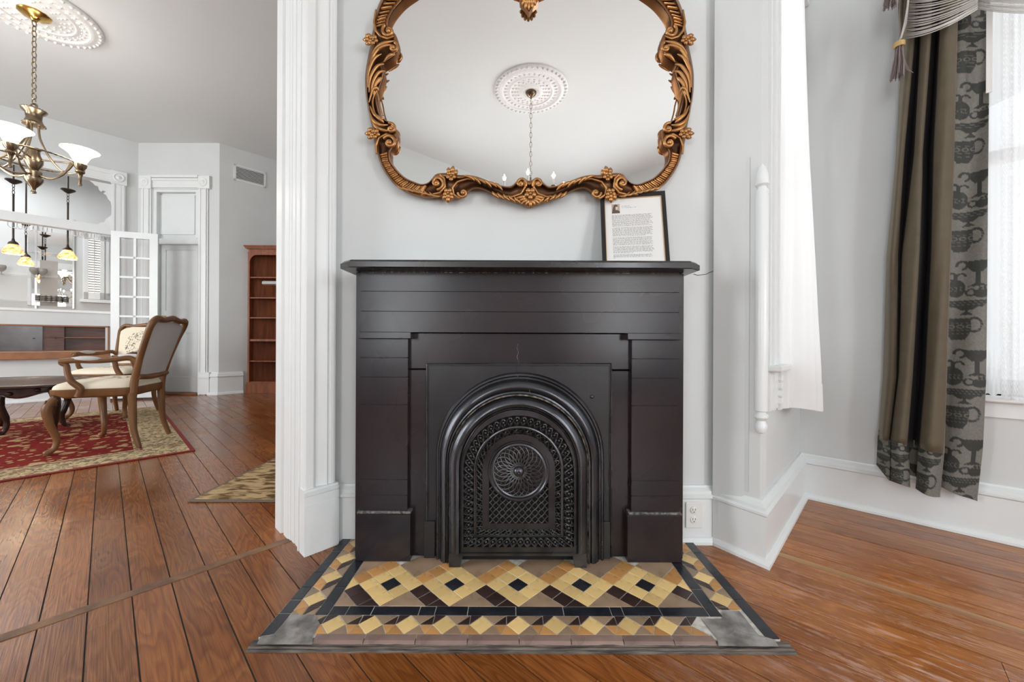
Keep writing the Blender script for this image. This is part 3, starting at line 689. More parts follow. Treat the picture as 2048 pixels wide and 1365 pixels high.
# bare cement corners and worn moulding
def rough_patch(poly, z, name, m):
    o = MB(); cx = sum(p[0] for p in poly) / len(poly); cy = sum(p[1] for p in poly) / len(poly); N = 7; rows = []
    for r in range(N + 1):
        f = r / N; rows.append([Vector((cx + (p[0] - cx) * f, cy + (p[1] - cy) * f, z + (random.uniform(-.0005, .0012) if 0 < r < N else 0))) for p in poly])
    o.grid(rows, True, cu=True); o.build(name, m, hearth)
def dens(poly, n=5): return [tuple(Vector(poly[i - 1]).lerp(Vector(poly[i]), k / n)) for i in range(len(poly)) for k in range(n)]
zq = lambda y: 674.9 / (y - 682.5)
def Q(px, py): z = zq(py); return (X(px, z), z)
rough_patch(dens([Q(583, 1232.5), Q(631, 1232.5), Q(642, 1250), Q(629, 1274), Q(627, 1292), Q(516, 1292), Q(524, 1276), Q(547, 1275)]), HS + .0006, 'cement_patch', CEMENT)
rough_patch(dens([Q(1446, 1221), Q(1481, 1221), Q(1526, 1277), Q(1551, 1278), Q(1560, 1292), Q(1440, 1291), Q(1436, 1275), Q(1405, 1237), Q(1446, 1237)]), HS + .0006, 'cement_patch', CEMENT)
o = MB(); zf = z_sf - .028; rows = []; NXM = 60
for i in range(NXM + 1):
    x = x_ol - .01 + (x_or - x_ol + .03) * i / NXM; jr = lambda a: random.uniform(-a, a)
    rows.append([Vector((x, zf + .012, HS - .005)), Vector((x, zf + .002 + jr(.0015), HS - .005 + jr(.001))), Vector((x, zf - .005 + jr(.001), HS - .010)), Vector((x, zf - .008, .0045 + jr(.001))), Vector((x, zf - .013, .006 + jr(.001))), Vector((x, zf - .018 + jr(.001), .003)), Vector((x, zf - .022, .0035 + jr(.0008))), Vector((x, zf - .027 + jr(.001), .0005)), Vector((x, zf - .027, -.01))])
o.grid(rows, False); o.build('worn_moulding', OLDWOOD, hearth)

# ================================================================== FIREPLACE
ft = thing('fireplace', (.026, 1.6, 0), 'black slate fireplace surround with arched cast iron front against the white wall', 'fireplace')
YW = 1.724
def fbox(name, px0, px1, py0, py1, Y, Yb=YW, m=SLATE, bev=.0025, parent=ft):
    o = MB(); z1 = P(1040, py0, Y).z; z0 = P(1040, py1, Y).z
    if py1 >= 1110: z0 = HS
    o.box(X(px0, Y), X(px1, Y), Y, Yb, z0, z1, bev); return o.build(name, m, parent)
# shelf
ZS0, ZS1 = 1.180, 1.212
o = MB(); xa, xb = X(696, 1.455), X(1385, 1.455); xo, xp = X(680, 1.50), X(1399, 1.50)
def shp(e): return [(xa + e * .4, 1.455 + e), (xb - e * .4, 1.455 + e), (xp - e, 1.50 + e * .4), (xp - e, YW), (xo + e, YW), (xo + e, 1.50 + e * .4)]
rows = [[Vector((x, y, z)) for x, y in shp(e)] for e, z in ((.006, ZS0), (0, ZS0 + .003), (0, ZS1 - .010), (.004, ZS1 - .008), (.012, ZS1))]
o.grid(rows, False, cu=True); o.add(rows[0], [tuple(range(6))[::-1]]); o.add(rows[-1], [tuple(range(6))])
o.build('mantel_shelf', SHELFM, ft)
# side slabs and frieze boards
fbox('side_slab', 712, 722, 546, 1120, 1.552); fbox('side_slab', 1358, 1367, 546, 1120, 1.552)
for a, b_ in ((543.5, 584), (584.3, 624), (624.3, 666)): fbox('frieze_slab', 721, 1358.5, a, b_, 1.537, m=SLATE, bev=.0008)
# chipped paint line under the shelf
o = MB()
for i in range(70):
    x = random.uniform(X(725, 1.536), X(1350, 1.536)); w = random.uniform(.003, .016); z = ZS0 - .003; o.box(x, x + w, 1.5362, 1.538, z - random.uniform(.001, .0025), z)
q = o.build('chipped_edge', MORTAR, ft); q['kind'] = 'stuff'
fbox('lintel_slab', 818, 1262, 667, 739, 1.566)
fbox('inner_slab', 818, 853, 740.5, 1115, 1.566); fbox('inner_slab', 1222, 1262, 741, 1115, 1.566)
for (a, b_, c, e, f_) in ((720, 816, 717, 821, 711), (1264, 1360, 1256, 1362.5, 1255)):
    rowsy = [679, 717, 756, 811, 961, 992, 1029]
    for y0_, y1_ in zip(rowsy[:-1], rowsy[1:]): fbox('pilaster_block', a, b_, y0_ + .35, y1_ - .35, 1.540, bev=.0012)
    fbox('pilaster_core', a + 2, b_ - 2, 668, 1110, 1.5425, bev=0)
    fbox('pilaster_cap', c, e, 665.5, 679, 1.505, bev=.002)
    fbox('plinth_lip', a - 5, b_ + 6, 1025.5, 1030.5, 1.530, m=SLATE_E, bev=.002)
    fbox('plinth_block', a - 7, b_ + 6, 1030.5, 1125, 1.524, bev=.003)
fbox('foot_block', 850, 871, 1045, 1120, 1.548, 1.57, m=IRONP); fbox('foot_block', 1205, 1222, 1045, 1120, 1.548, 1.57, m=IRONP)
# cast iron insert plate with a beaded border
YI = 1.560
def archpts(cx, cy, rx, ry, yb, Y, n=40, closed=False):
    pts = [P(cx - rx, yb + (cy - yb) * 0, Y)]
    for k in range(1, 6): pts.append(P(cx - rx, yb + (cy - yb) * k / 6, Y))
    for k in range(n + 1): a = PI - PI * k / n; pts.append(P(cx + rx * math.cos(a), cy - ry * math.sin(a), Y))
    for k in range(5, -1, -1): pts.append(P(cx + rx, yb + (cy - yb) * k / 6, Y))
    return pts
def lerp4(a, b_, t): return tuple(p * (1 - t) + q * t for p, q in zip(a, b_))
ib = MB()
outer = archpts(1040, 913, 160, 160, 1113, YI)
fr_ = [P(854, 1113, YI)] + [P(854, 1113 + (729 - 1113) * k / 6, YI) for k in range(1, 6)]
for k in range(41):
    a = PI - PI * k / 40; dx, dy = math.cos(a), -math.sin(a); t = min(184 / max(abs(dx), 1e-6), 184 / max(abs(dy), 1e-6)); fr_.append(P(1038 + dx * min(t, 184 * 1.4142), 913 + dy * min(t, 184 * 1.4142), YI))
fr_ += [P(1221, 1113 + (729 - 1113) * k / 6, YI) for k in range(5, -1, -1)]
for i in range(6): fr_[i] = P(854, 1113 + (913 - 1113) * i / 6, YI); fr_[-1 - i] = P(1221, 1113 + (913 - 1113) * i / 6, YI)
ib.grid([outer, fr_], False)
ins = ib.build('insert_plate', IRONP, ft)
bb = MB(); bp_ = [P(853, 1115, YI - .003), P(853, 728, YI - .003), P(1222.5, 728, YI - .003), P(1222.5, 1115, YI - .003)]
bb.tube(bp_, .0035, 8); bb.tube([p + Vector((0, -.001, 0)) for p in [P(857, 1115, YI), P(857, 732, YI), P(1218.5, 732, YI), P(1218.5, 1115, YI)]], .0015, 6); bb.build('insert_border', IRON, ft)
o = MB(); c = P(1184, 794, YI); o.lathe(c, [(.0, .007), (.004, .0065), (.007, .003), (.0085, 0)][::-1], 14, 'y'); o.build('rivet', IRON2, ft)
# outer arched trim
def ring_loft(o, A, B, prof, close_bottom=False, n=40):
    rows = []
    for t, Y in prof:
        q = lerp4(A, B, t); pts = archpts(*q, Y, n)
        if close_bottom:
            l, r = pts[-1], pts[0]; pts = pts + [l.lerp(r, k / 10) for k in range(1, 10)]
        rows.append(pts)
    o.grid(rows, True, cu=close_bottom)
tr = MB()
ring_loft(tr, (1040, 913, 168, 168, 1129), (1036.5, 931, 141, 143, 1129),
          [(0, 1.562), (0, 1.545), (.08, 1.538), (.16, 1.538), (.22, 1.546), (.30, 1.546), (.34, 1.536), (.42, 1.528), (.55, 1.518), (.68, 1.514), (.80, 1.516), (.88, 1.522), (.90, 1.514), (.97, 1.513), (1.0, 1.518), (1.0, 1.56)])
tr.build('arched_trim', IRON, ft, angle=35)
mo = MB(); ring_loft(mo, (1037.2, 931, 140.2, 142.0, 1125), (1036.8, 933, 138.2, 141, 1125), [(0, 1.522), (1, 1.524)]); mo.build('mortar_gap', MORTAR, ft)
bk = MB(); A = archpts(1037, 935, 141, 143, 1120, 1.545); bk.add(A, [tuple(range(len(A)))]); bk.build('firebox_shadow_plate', VOID_SHADE, ft)

# summer cover
cov = thing('summer_cover', (.026, 1.49, HS), 'arched black cast iron cover with a pierced rosette closing the fire opening', 'fireplace cover')
body = MB()
ring_loft(body, (1036, 936, 138.5, 141.5, 1110), (1037.5, 941, 115, 122, 1110),
          [(0, 1.54), (0, 1.500), (.05, 1.495), (.10, 1.496), (.16, 1.492), (.40, 1.482), (.60, 1.480), (.80, 1.485), (.86, 1.492), (.90, 1.488), (.96, 1.486), (1.0, 1.490), (1.0, 1.494)])
YG = 1.494
def loop(r, Y, cx=1037.5, cy=942, top=1.0, yb=None):
    yb = (1047 + (r - 59) * .93) if yb is None else yb
    pts = archpts(cx, cy, r, r * top, yb, Y, 40); l, q = pts[-1], pts[0]
    return pts + [l.lerp(q, k / 12) for k in range(1, 12)]
body.grid([loop(115, YG, yb=1110, top=1.06), loop(110.5, YG)], True, cu=True)
body.grid([loop(110.5, YG), loop(110.5, YG + .012)], False, cu=True)
body.grid([loop(90, YG + .012), loop(90, YG), loop(88.5, YG - .003), loop(86.5, YG - .004), loop(85, YG - .001), loop(84, YG), loop(84, YG + .012)], True, cu=True)
body.grid([loop(73, YG + .012), loop(73, YG), loop(59.5, YG), loop(59.5, YG + .008)], True, cu=True)
body.build('cover_body', IRON, cov, angle=35)
ft_ = MB()
poly = [P(898, 1108, 1.488), P(1173.5, 1108, 1.488), P(1173.5, 1137, 1.488), P(1150, 1137, 1.488), P(1145, 1113, 1.488), P(926, 1113, 1.488), P(920, 1137, 1.488), P(898, 1137, 1.488)]
for p in poly:
    if p.z < .03: p.z = HS
def bar(pts, dy=.012): o_ = MB(); o_.plate(pts, (0, dy, 0)); return o_
ft_.plate([poly[0], poly[1], poly[4] + Vector((.055, 0, 0)), poly[5] + Vector((-.055, 0, 0))], (0, .03, 0))
ft_.build('bottom_rail', IRON, cov)
for a in ((898, 926, 920, 898), (1145, 1173.5, 1173.5, 1150)):
    o = MB(); q = [P(a[0], 1111, 1.4875), P(a[1], 1111, 1.4875), P(a[2], 1137, 1.4875), P(a[3], 1137, 1.4875)]
    for p in q:
        if p.z < .04: p.z = HS
    o.plate(q, (0, .025, 0)); o.build('foot', IRON, cov)
o = MB(); A = loop(112, 1.512, yb=1100); o.add(A, [tuple(range(len(A)))]); o.build('backing', VOID_SHADE, cov)
# pierced bands: weaving strands with little curls
gr = MB()
def path_pt(r, sfrac, cx=1037.5, cy=942):
    yb = 1047 + (r - 59) * .93; leg = yb - cy; arc = PI * r; bot = 2 * r; tot = 2 * leg + arc + bot; q = (sfrac % 1.0) * tot
    if q < leg: return (cx - r, yb - q)
    q -= leg
    if q < arc: a = PI - q / r; return (cx + r * math.cos(a), cy - r * math.sin(a))
    q -= arc
    if q < leg: return (cx + r, cy + q)
    q -= leg; return (cx + r - q, yb)
def strand(o, rm, amp, cyc, ph, rad, Y, n=10, w0=0):
    pts = []; N = cyc * n
    for i in range(N):
        f = i / N; px, py = path_pt(rm + w0 + amp * math.sin(2 * PI * cyc * f / 1 + ph), f); pts.append(P(px, py, Y))
    o.tube(pts, rad, 5, closed=True, up=(0, 1, 0))
YP = YG + .001
for (rm, amp, cyc, rad) in ((100.2, 9.6, 29, .0019), (100.2, 9.6, 29, .0019), (78.5, 5.4, 30, .0020), (78.5, 5.4, 30, .0020)):
    ph = 0 if gr.v and False else 0
    strand(gr, rm, amp, cyc, 0, rad, YP); strand(gr, rm, -amp, cyc, 0, rad, YP)
def curl(o, px, py, r, a0, a1, rad, Y, shrink=.5):
    pts = [P(px + r * (1 - shrink * k / 8) * math.cos(a0 + (a1 - a0) * k / 8), py - r * (1 - shrink * k / 8) * math.sin(a0 + (a1 - a0) * k / 8), Y) for k in range(9)]
    o.tube(pts, rad, 5, up=(0, 1, 0))
for k in range(58):
    f = (k + .5) / 58; pxa, pya = path_pt(104, f); pxb, pyb = path_pt(96, f)
    ang = math.atan2(-(pya - 942), pxa - 1037.5)
    curl(gr, pxa, pya, 3.6, ang - 1.9, ang + 1.9, .0016, YP); curl(gr, pxb, pyb, 3.6, ang + 1.2, ang + 5.0, .0016, YP)
for k in range(29):
    for e in (.25, .75):
        f = (k + e) / 29; px_, py_ = path_pt(100.2, f); gr.ball(P(px_, py_, YP), .0042, 1, .5, 1, 8, 5)
for k in range(30):
    f = (k + .25) / 30; px_, py_ = path_pt(78.5, f); ang = math.atan2(-(py_ - 942), px_ - 1037.5)
    curl(gr, px_, py_, 3.2, ang, ang + 4.4, .0018, YP)
g_ = gr.build('pierced_border', IRON2, cov); g_['kind'] = 'stuff'
# rosette
rc = (1037.5, 943.0)
ro = MB(); S_ = 1.49 / F
c3 = P(rc[0], rc[1], YG)
ro.lathe(c3, [(49.5 * S_, -.010), (49.5 * S_, .002), (52 * S_, .004), (54 * S_, .001), (56 * S_, .001), (58 * S_, .005), (60.5 * S_, .005), (62 * S_, .0), (62 * S_, -.008)], 64, 'y'); ro.build('rosette_ring', IRON, cov)
pe = MB(); NP = 24
for k in range(NP):
    for sg in (-1, 1):
        pts = []
        for i in range(13):
            t = i / 12; r = 9 + 40.5 * t; a = 2 * PI * k / NP + sg * (2 * PI / NP) * 1.5 * math.sin(t * PI * .98) * .92
            pts.append(P(rc[0] + r * math.cos(a), rc[1] - r * math.sin(a), YG - .001 - .004 * math.sin(PI * t)))
        pe.tube(pts, .0017, 5, up=(0, 1, 0))
    a = 2 * PI * (k + .0) / NP
    pts = [P(rc[0] + r * math.cos(a), rc[1] - r * math.sin(a), YG - .002) for r in (9, 18, 26)]; pe.tube(pts, .0013, 5)
pe.build('rosette_petals', IRON2, cov)['kind'] = 'stuff'
kb = MB(); kb.lathe(P(rc[0], rc[1], YG), [(.0, .026), (.004, .0255), (.006, .022), (.007, .020), (.013, .018), (.019, .012), (.021, .006), (.021, -.002)][::-1], 24, 'y'); kb.build('rosette_boss', IRON, cov)
# lattice below the rosette
la = MB(); x0, x1 = 979, 1096; y0, y1 = 965, 1047; per = 13.0; n = 9
for k in range(-1, 11):
    for sg in (-1, 1):
        pts = []; xm = x0 + k * per
        for i in range(37):
            y = y0 + (y1 - y0) * i / 36; x = xm + sg * 5.9 * math.sin((y - y0) * 2 * PI / 27.3)
            inside = x0 - 1 <= x <= x1 + 1 and math.hypot(x - rc[0], y - rc[1]) > 56
            if inside: pts.append(P(x, y, YP))
            else:
                if len(pts) > 2: la.tube(pts, .0018, 5, up=(0, 1, 0))
                pts = []
        if len(pts) > 2: la.tube(pts, .0018, 5, up=(0, 1, 0))
la.build('lattice', IRON2, cov)['kind'] = 'stuff'
# crack through lintel, plate and trim
def crackline(name, pts, Ys, w, parent, m=CRACK):
    o = MB(); P3 = [P(p[0], p[1], y) for p, y in zip(pts, Ys)]; o.tube(P3, w, 5, flat=.35, up=(0, 1, 0)); return o.build(name, m, parent)
crackline('hairline_crack', [(1036, 688), (1034, 697), (1037, 705), (1034, 714), (1038, 727)], [1.5655] * 5, .0008, ft, SLATE_E)
crackline('crack', [(1033, 731), (1032, 742), (1035, 753), (1042, 761), (1054, 763), (1057, 775), (1062, 793)], [1.5595, 1.5595, 1.537, 1.540, 1.530, 1.517, 1.513], .0019, ft)
crackline('wall_crack', [(1387, 548.5), (1396, 551), (1403, 550), (1412, 549), (1420, 545), (1428, 542)], [1.724] * 6, .0013, None).name = 'wall_crack'
for ob in [bpy.data.objects['wall_crack']]: ob.parent = bpy.data.objects['wall_front']
o = MB(); pts = []
for k in range(26):
    y = 20 + k * 11.5; pts.append((1437 + random.uniform(-1.5, 1.5), y))
for a, b_ in zip(pts[:-1], pts[1:]):
    if random.random() < .75:
        q = [on_plane(px, py, Aw + (-nab) * .0008, nab) for px, py in (a, b_)]; o.tube(q, random.uniform(.0005, .0016), 4)
o.build('wall_crack', CRACK, bpy.data.objects['wall_canted'])
# lifted lower skim of plaster on the canted wall, with a torn top edge
o = MB(); tp = [(1430, 318), (1441, 311), (1452, 303), (1484, 302), (1484, 316), (1502, 316)]
q = [on_plane(px, py, Aw, nab) for px, py in tp]; bt = [Vector((p.x, p.y, .27)) for p in q]
n_ = -nab * .010
o.grid([[p + n_ for p in q], [p + n_ for p in bt]], False); o.grid([[p + n_ * 0 for p in q], [p + n_ for p in q]], False)
o.build('lower_skim', PAINT, bpy.data.objects['wall_canted'])
crackline('wall_crack', [(1587, 818), (1587, 860), (1588, 890), (1590, 904)], [2.205] * 4, .0014, bpy.data.objects['wall_bay'])

# outlet
ot = thing('wall_outlet', P(1386, 1030, 1.69), 'white double power outlet on the baseboard right of the fireplace', 'outlet')
o = MB(); a = P(1371, 1004, 1.697); b_ = P(1403, 1056, 1.697); o.box(a.x, b_.x, 1.689, 1.699, b_.z, a.z, .003); o.build('cover_plate', PLASTIC, ot)
for cyy in (1021, 1040):
    c = P(1387.5, cyy, 1.689); o = MB(); o.lathe((c.x, 1.689, c.z), [(.0155, 0), (.0155, .003), (.014, .004)], 20, 'y'); so = o.build('socket', PLASTIC, ot)
    o = MB()
    for dx in (-.006, .006): o.box(c.x + dx - .0012, c.x + dx + .0012, 1.6845, 1.686, c.z, c.z + .009)
    o.ball((c.x, 1.685, c.z - .007), .0026, 1, .3, 1); o.build('slots', INK, so, base=ot['_b'])

# ================================================================== MIRROR
YM = 1.700
mr_ = thing('wall_mirror', (.07, 1.71, 1.5), 'large mirror in a carved gilt scroll frame hanging above the mantel', 'mirror')
PO = [(762, 0), (750, 35), (747, 57), (743, 75), (741, 94), (737, 112), (733, 132), (731, 150), (731, 173), (732.5, 192), (736, 214), (740, 234), (744, 252), (746, 268), (750, 287), (755, 309), (760, 325), (767, 340), (777, 355), (789, 369), (804, 380), (821, 389), (838, 394), (855, 397), (872, 396), (888, 395), (905, 398), (922, 396), (936, 386), (948, 378.5), (962, 379), (975, 384), (988, 391), (1004, 397), (1019, 402), (1030, 406), (1045, 411), (1059, 416)]
PI_ = [(805, 0), (783, 27), (776.7, 50), (792, 70), (797, 91), (786, 113), (764, 129), (768, 146), (759.4, 176), (753, 192), (756, 214), (764, 236), (783, 246), (795.6, 264), (794, 285), (781, 302), (782, 322), (790, 334), (799, 345), (812, 356), (827, 363), (843, 368), (856, 365), (864, 357), (873, 348), (890, 346), (905, 348), (920, 350), (933, 350), (950, 352), (965, 357), (980, 363), (993, 368), (1008, 372), (1022, 372), (1032, 364), (1044, 355), (1059, 362)]
TO = [(1059, -88), (1000, -80), (940, -76), (880, -73), (830, -60), (790, -35)]
TI = [(1059, -6), (1000, -30), (940, -40), (890, -38), (855, -32), (830, -18)]
LO = TO + PO; LI = TI + PI_
def full(side): return side + [(2118 - x, y) for x, y in side[-2:0:-1]]
FO = catmull([(x, y, 0) for x, y in full(LO)], 4, True); FI = catmull([(x, y, 0) for x, y in full(LI)], 4, True)
fr = MB(); rows = []
prof = [(0, 1.722), (-.02, 1.705), (0, 1.690), (.05, 1.678), (.11, 1.672), (.16, 1.676), (.20, 1.690), (.35, 1.697), (.5, 1.698), (.65, 1.695), (.80, 1.686), (.86, 1.674), (.92, 1.672), (.98, 1.680), (1.0, 1.699)]
for t, Y in prof: rows.append([P(a.x * (1 - t) + b_.x * t, a.y * (1 - t) + b_.y * t, Y) for a, b_ in zip(FO, FI)])
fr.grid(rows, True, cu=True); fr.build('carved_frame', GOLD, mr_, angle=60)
gl = MB(); pts = [P(a.x * .35 + b_.x * .65, a.y * .35 + b_.y * .65, 1.7005) for a, b_ in zip(FO, FI)]; n = len(pts)
cc = Vector((sum(p.x for p in pts) / n, 1.7005, sum(p.z for p in pts) / n))
gl.add(pts + [cc], [(i, n, (i + 1) % n) for i in range(n)]); gl.build('mirror_glass', MIRROR, mr_)
YF = 1.676
def G(px, py, dy=0): return P(px, py, YF - dy)
def both(fn):
    fn(lambda x: x); fn(lambda x: 2118 - x)
orn = MB()
def spiral(o, cx, cy, r, a0, turns, rad, fx, sg=1, tail=None):
    pts = []; rr = []
    N = 26
    if tail:
        for p in tail: pts.append(G(fx(p[0]), p[1], .002)); rr.append(rad * .55)
    for i in range(N):
        t = i / (N - 1); a = a0 + sg * 2 * PI * turns * t; q = r * (1 - .86 * t)
        pts.append(G(fx(cx + q * math.cos(a)), cy - q * math.sin(a), .004 + .010 * t)); rr.append(rad * (1 - .1 * t))
    rr = [min(a, rad) for a in rr]
    o.tube(pts, rr, 8); o.ball(G(fx(cx), cy, .012), rad * 1.5, 1, .8, 1)
def lobe(o, pts, w, fx, dy=.004):           # tapered leaf lobe
    c = catmull([(fx(x), y, 0) for x, y in pts], 5); n = len(c); rr = [w * (.25 + 1.0 * math.sin(PI * min(.97, (k + 1) / n) ** 1.3)) for k in range(n)]
    o.tube([G(p.x, p.y, dy + .006 * math.sin(PI * k / n)) for k, p in enumerate(c)], rr, 7, flat=.75, up=(0, 1, 0))
def flower(o, cx, cy, r, fx, leafdir=None):
    o = MB()
    for k in range(5):
        a = 2 * PI * k / 5 + .3; p = G(fx(cx + r * .62 * math.cos(a)), cy + r * .62 * math.sin(a), .014); o.ball(p, r * .42 * YF / F, 1, .55, 1, 8, 5)
    o.ball(G(fx(cx), cy, .018), r * .26 * YF / F, 1, .9, 1, 8, 5)
    if leafdir is not None:
        for da in (-.55, 0, .55):
            a = leafdir + da; L = r * (2.0 if da == 0 else 1.7)
            lobe(o, [(cx + r * .5 * math.cos(a), cy + r * .5 * math.sin(a)), (cx + L * .6 * math.cos(a + da * .3), cy + L * .6 * math.sin(a + da * .3)), (cx + L * math.cos(a), cy + L * math.sin(a))], .0085, fx, .004)
    o.build('carved_flower', GOLD2, mr_, angle=60)
def deco(fx):
    o = MB()
    spiral(o, 777, 62, 13, 2.2, 1.2, .0078, fx, -1 * -1, tail=[(752, 40), (752, 55), (758, 70)] and [])
    spiral(o, 779, 285, 14, 2.6, 1.25, .0078, fx, -1)
    spiral(o, 786, 95, 10, 1.2, 1.0, .0070, fx, -1)
    spiral(o, 781, 257, 11, 1.9, 1.0, .0070, fx, -1)
    spiral(o, 874, 366, 14, PI * 1.5, 1.3, .0078, fx, 1)
    spiral(o, 926, 386, 10, PI, 1.1, .0066, fx, 1)
    spiral(o, 1042, 367, 11, -.6, 1.2, .0068, fx, 1)
    # rims that sweep into the scrolls
    o.tube([G(fx(x), y, .002) for x, y in [(752, 20), (748, 45), (752, 62), (762, 74), (775, 78), (788, 73)]], [.004, .005, .006, .006, .006, .005], 8)
    o.tube([G(fx(x), y, .002) for x, y in [(753, 308), (752, 292), (758, 276), (772, 269), (786, 273), (793, 284)]], [.004, .005, .006, .006, .006, .005], 8)
    o.tube([G(fx(x), y, .002) for x, y in [(842, 390), (862, 390), (880, 386), (890, 374), (889, 358), (880, 350)]], [.004, .005, .006, .006, .006, .005], 8)
    o.tube([G(fx(x), y, .003) for x, y in [(965, 361), (935, 358), (915, 364), (905, 376), (908, 390), (918, 397), (930, 393)]], [.003, .0045, .0055, .006, .006, .006, .005], 8)
    o.tube([G(fx(x), y, .003) for x, y in [(985, 386), (1005, 393), (1025, 394), (1042, 388), (1050, 375), (1048, 362)]], [.003, .0045, .005, .006, .006, .005], 8)
    # acanthus on the upright sides
    for pts in ([(736, 175), (737, 145), (748, 118), (763, 108)], [(738, 185), (741, 155), (754, 133), (768, 128)], [(742, 190), (746, 165), (757, 146), (770, 142)], [(747, 192), (750, 172), (758, 159), (765, 155)],
                [(737, 150), (744, 118), (755, 100), (768, 96)], [(742, 120), (752, 102), (768, 92), (784, 90)], [(744, 108), (754, 94), (770, 86), (788, 82)], [(768, 124), (778, 112), (790, 108)],
                [(738, 205), (745, 182), (753, 176), (758, 182)], [(740, 212), (748, 228), (760, 236), (770, 238)], [(738, 222), (746, 240), (760, 250), (776, 250)], [(742, 236), (750, 252), (764, 260), (780, 262)], [(744, 225), (752, 232), (762, 240), (768, 246)]):
        lobe(o, pts, .0066, fx)
    o.tube([G(fx(x), y, .004) for x, y in catmull2([(755, 178), (747, 195), (746, 212), (752, 230), (762, 236)])], .0038, 7)
    o.tube([G(fx(x), y, .004) for x, y in catmull2([(752, 178), (757, 195), (760, 212), (766, 232)])], .0034, 7)
    # leaf sprays along the bottom rail
    for k in range(6):
        x = 928 + k * 11; y = 354 + k * 3.2; lobe(o, [(x, y - 3), (x + 12, y), (x + 22, y + 8 + (k % 2) * 3)], .0055, fx, .008)
    for k in range(5):
        x = 987 + k * 11; y = 389 + k * 2.6; lobe(o, [(x + 12, y + 8), (x + 4, y + 2), (x - 3, y - 6)], .005, fx, .006)
    for k in range(7):
        t = k / 6; x = 800 + 66 * t; y = 374 + 15 * t; lobe(o, [(x - 8, y - 5), (x + 2, y + 3), (x + 14, y + 4)], .0042, fx, .008)
    flower(o, 746, 79, 10, fx, PI); flower(o, 750, 267, 10, fx, PI); flower(o, 902, 352, 10, fx, -PI / 2 + .25); flower(o, 896, 386, 10, fx, PI / 2)
    # fluted cove between the rims
    for (i0, i1, stp) in ((2.2, 8.0, .27), (21.2, 28.2, .25)):
        i = i0
        while i < i1:
            k = i * 4; a = FO[int(k)].lerp(FO[int(k) + 1], k % 1); b_ = FI[int(k)].lerp(FI[int(k) + 1], k % 1)
            p0 = a.lerp(b_, .20); p1 = a.lerp(b_, .80); wob = .0058 if int((i - i0) / stp) % 3 else .0090
            if fx(0) != 0: p0 = Vector((2118 - p0.x, p0.y, 0)); p1 = Vector((2118 - p1.x, p1.y, 0))
            o.tube([P(p0.x, p0.y, 1.687), P((p0.x + p1.x) / 2, (p0.y + p1.y) / 2, 1.690), P(p1.x, p1.y, 1.684)], [wob * .6, wob * .8, wob * .8], 6); i += stp
    o.build('carved_scrolls', GOLD2, mr_, angle=60)['kind'] = 'stuff'
def catmull2(pts): return [(p.x, p.y) for p in catmull([(x, y, 0) for x, y in pts], 4)]
both(deco)
# centre shell and flower at the bottom, cartouche tip at the top
idf = lambda x: x
flower(orn, 1061, 387, 12, idf)
for k in range(9):
    a = PI / 2 + (k - 4) * .33; L = 30 if k == 4 else 27 - abs(k - 4) * .5; c0_ = (1061, 391)
    lobe(orn, [(c0_[0] + 10 * math.cos(a), c0_[1] + 8 * math.sin(a)), (c0_[0] + L * .6 * math.cos(a), c0_[1] + L * .5 * math.sin(a)), (c0_[0] + L * 1.15 * math.cos(a), c0_[1] + L * .85 * math.sin(a))], .0072, idf, .006)
for px_, py_ in ((1030, 402), (1092, 402)): orn.ball(G(px_, py_, .004), .010, 1.2, .6, .8)
orn.build('carved_shell', GOLD2, mr_, angle=60); orn = MB()
for k in range(7):
    a = PI / 2 + (k - 3) * .42; lobe(orn, [(1058, -12), (1058 + 14 * math.cos(a), -10 + 16 * math.sin(a)), (1058 + 17 * math.cos(a), -6 + 26 * max(.3, math.sin(a)) )], .0068, idf, .004)
for k in range(5): lobe(orn, [(1044 + k * 7, -14), (1048 + k * 5, -2), (1052 + k * 3, 9)], .006, idf, .008)
orn.build('crest_leaves', GOLD2, mr_, angle=60)
tp = MB(); tpp = [(1038, -14), (1040, 2), (1050, 12), (1058, 24), (1066, 12), (1077, 2), (1079, -14)]
tp.plate([P(x, y, 1.684) for x, y in tpp], (0, .02, 0)); tp.build('crest_tip', GOLD, mr_)

# ================================================================== FRAMED PAGE ON THE MANTEL
pf = thing('framed_page', (P(1270, 523, 1.60).x, 1.60, ZS1), 'black framed printed page with a small portrait leaning against the wall on the mantel', 'picture frame')
BL, BR = P(1206, 523.5, 1.605), P(1341, 523.5, 1.575); TL_, TR_ = P(1201, 390.5, 1.690), P(1330, 381.5, 1.655)
BL.z = BR.z = ZS1 + .0015
def B4(s, t): return BL.lerp(BR, s).lerp(TL_.lerp(TR_, s), t)
nrm = (BR - BL).cross(TL_ - BL).normalized(); TR_ = on_plane(1330, 381.5, BL, nrm)
if nrm.y > 0: nrm = -nrm
fw, fh = .062, .052
def strip(name, s0, s1, t0, t1, m, th_=.012, off=.0):
    o = MB(); q = [B4(s0, t0) + nrm * off, B4(s1, t0) + nrm * off, B4(s1, t1) + nrm * off, B4(s0, t1) + nrm * off]; o.plate(q, -nrm * th_); return o.build(name, m, pf)
strip('frame_bar', 0, .058, 0, 1, BLACKF, .016); strip('frame_bar', .942, 1, 0, 1, BLACKF, .016); strip('frame_bar', .058, .942, 0, .055, BLACKF, .016); strip('frame_bar', .058, .942, .945, 1, BLACKF, .016)
for a in ((.058, .07, .055, .945), (.93, .942, .055, .945), (.07, .93, .055, .067), (.07, .93, .933, .945)): strip('gilt_slip', *a, GOLDLINE, .008, -.003)
pg = strip('page', .07, .93, .067, .933, PAPER, .004, -.006)
def flat(o, s0, s1, t0, t1, off=-.0056): q = [B4(s0, t0) + nrm * off, B4(s1, t0) + nrm * off, B4(s1, t1) + nrm * off, B4(s0, t1) + nrm * off]; o.plate(q, -nrm * .0002)
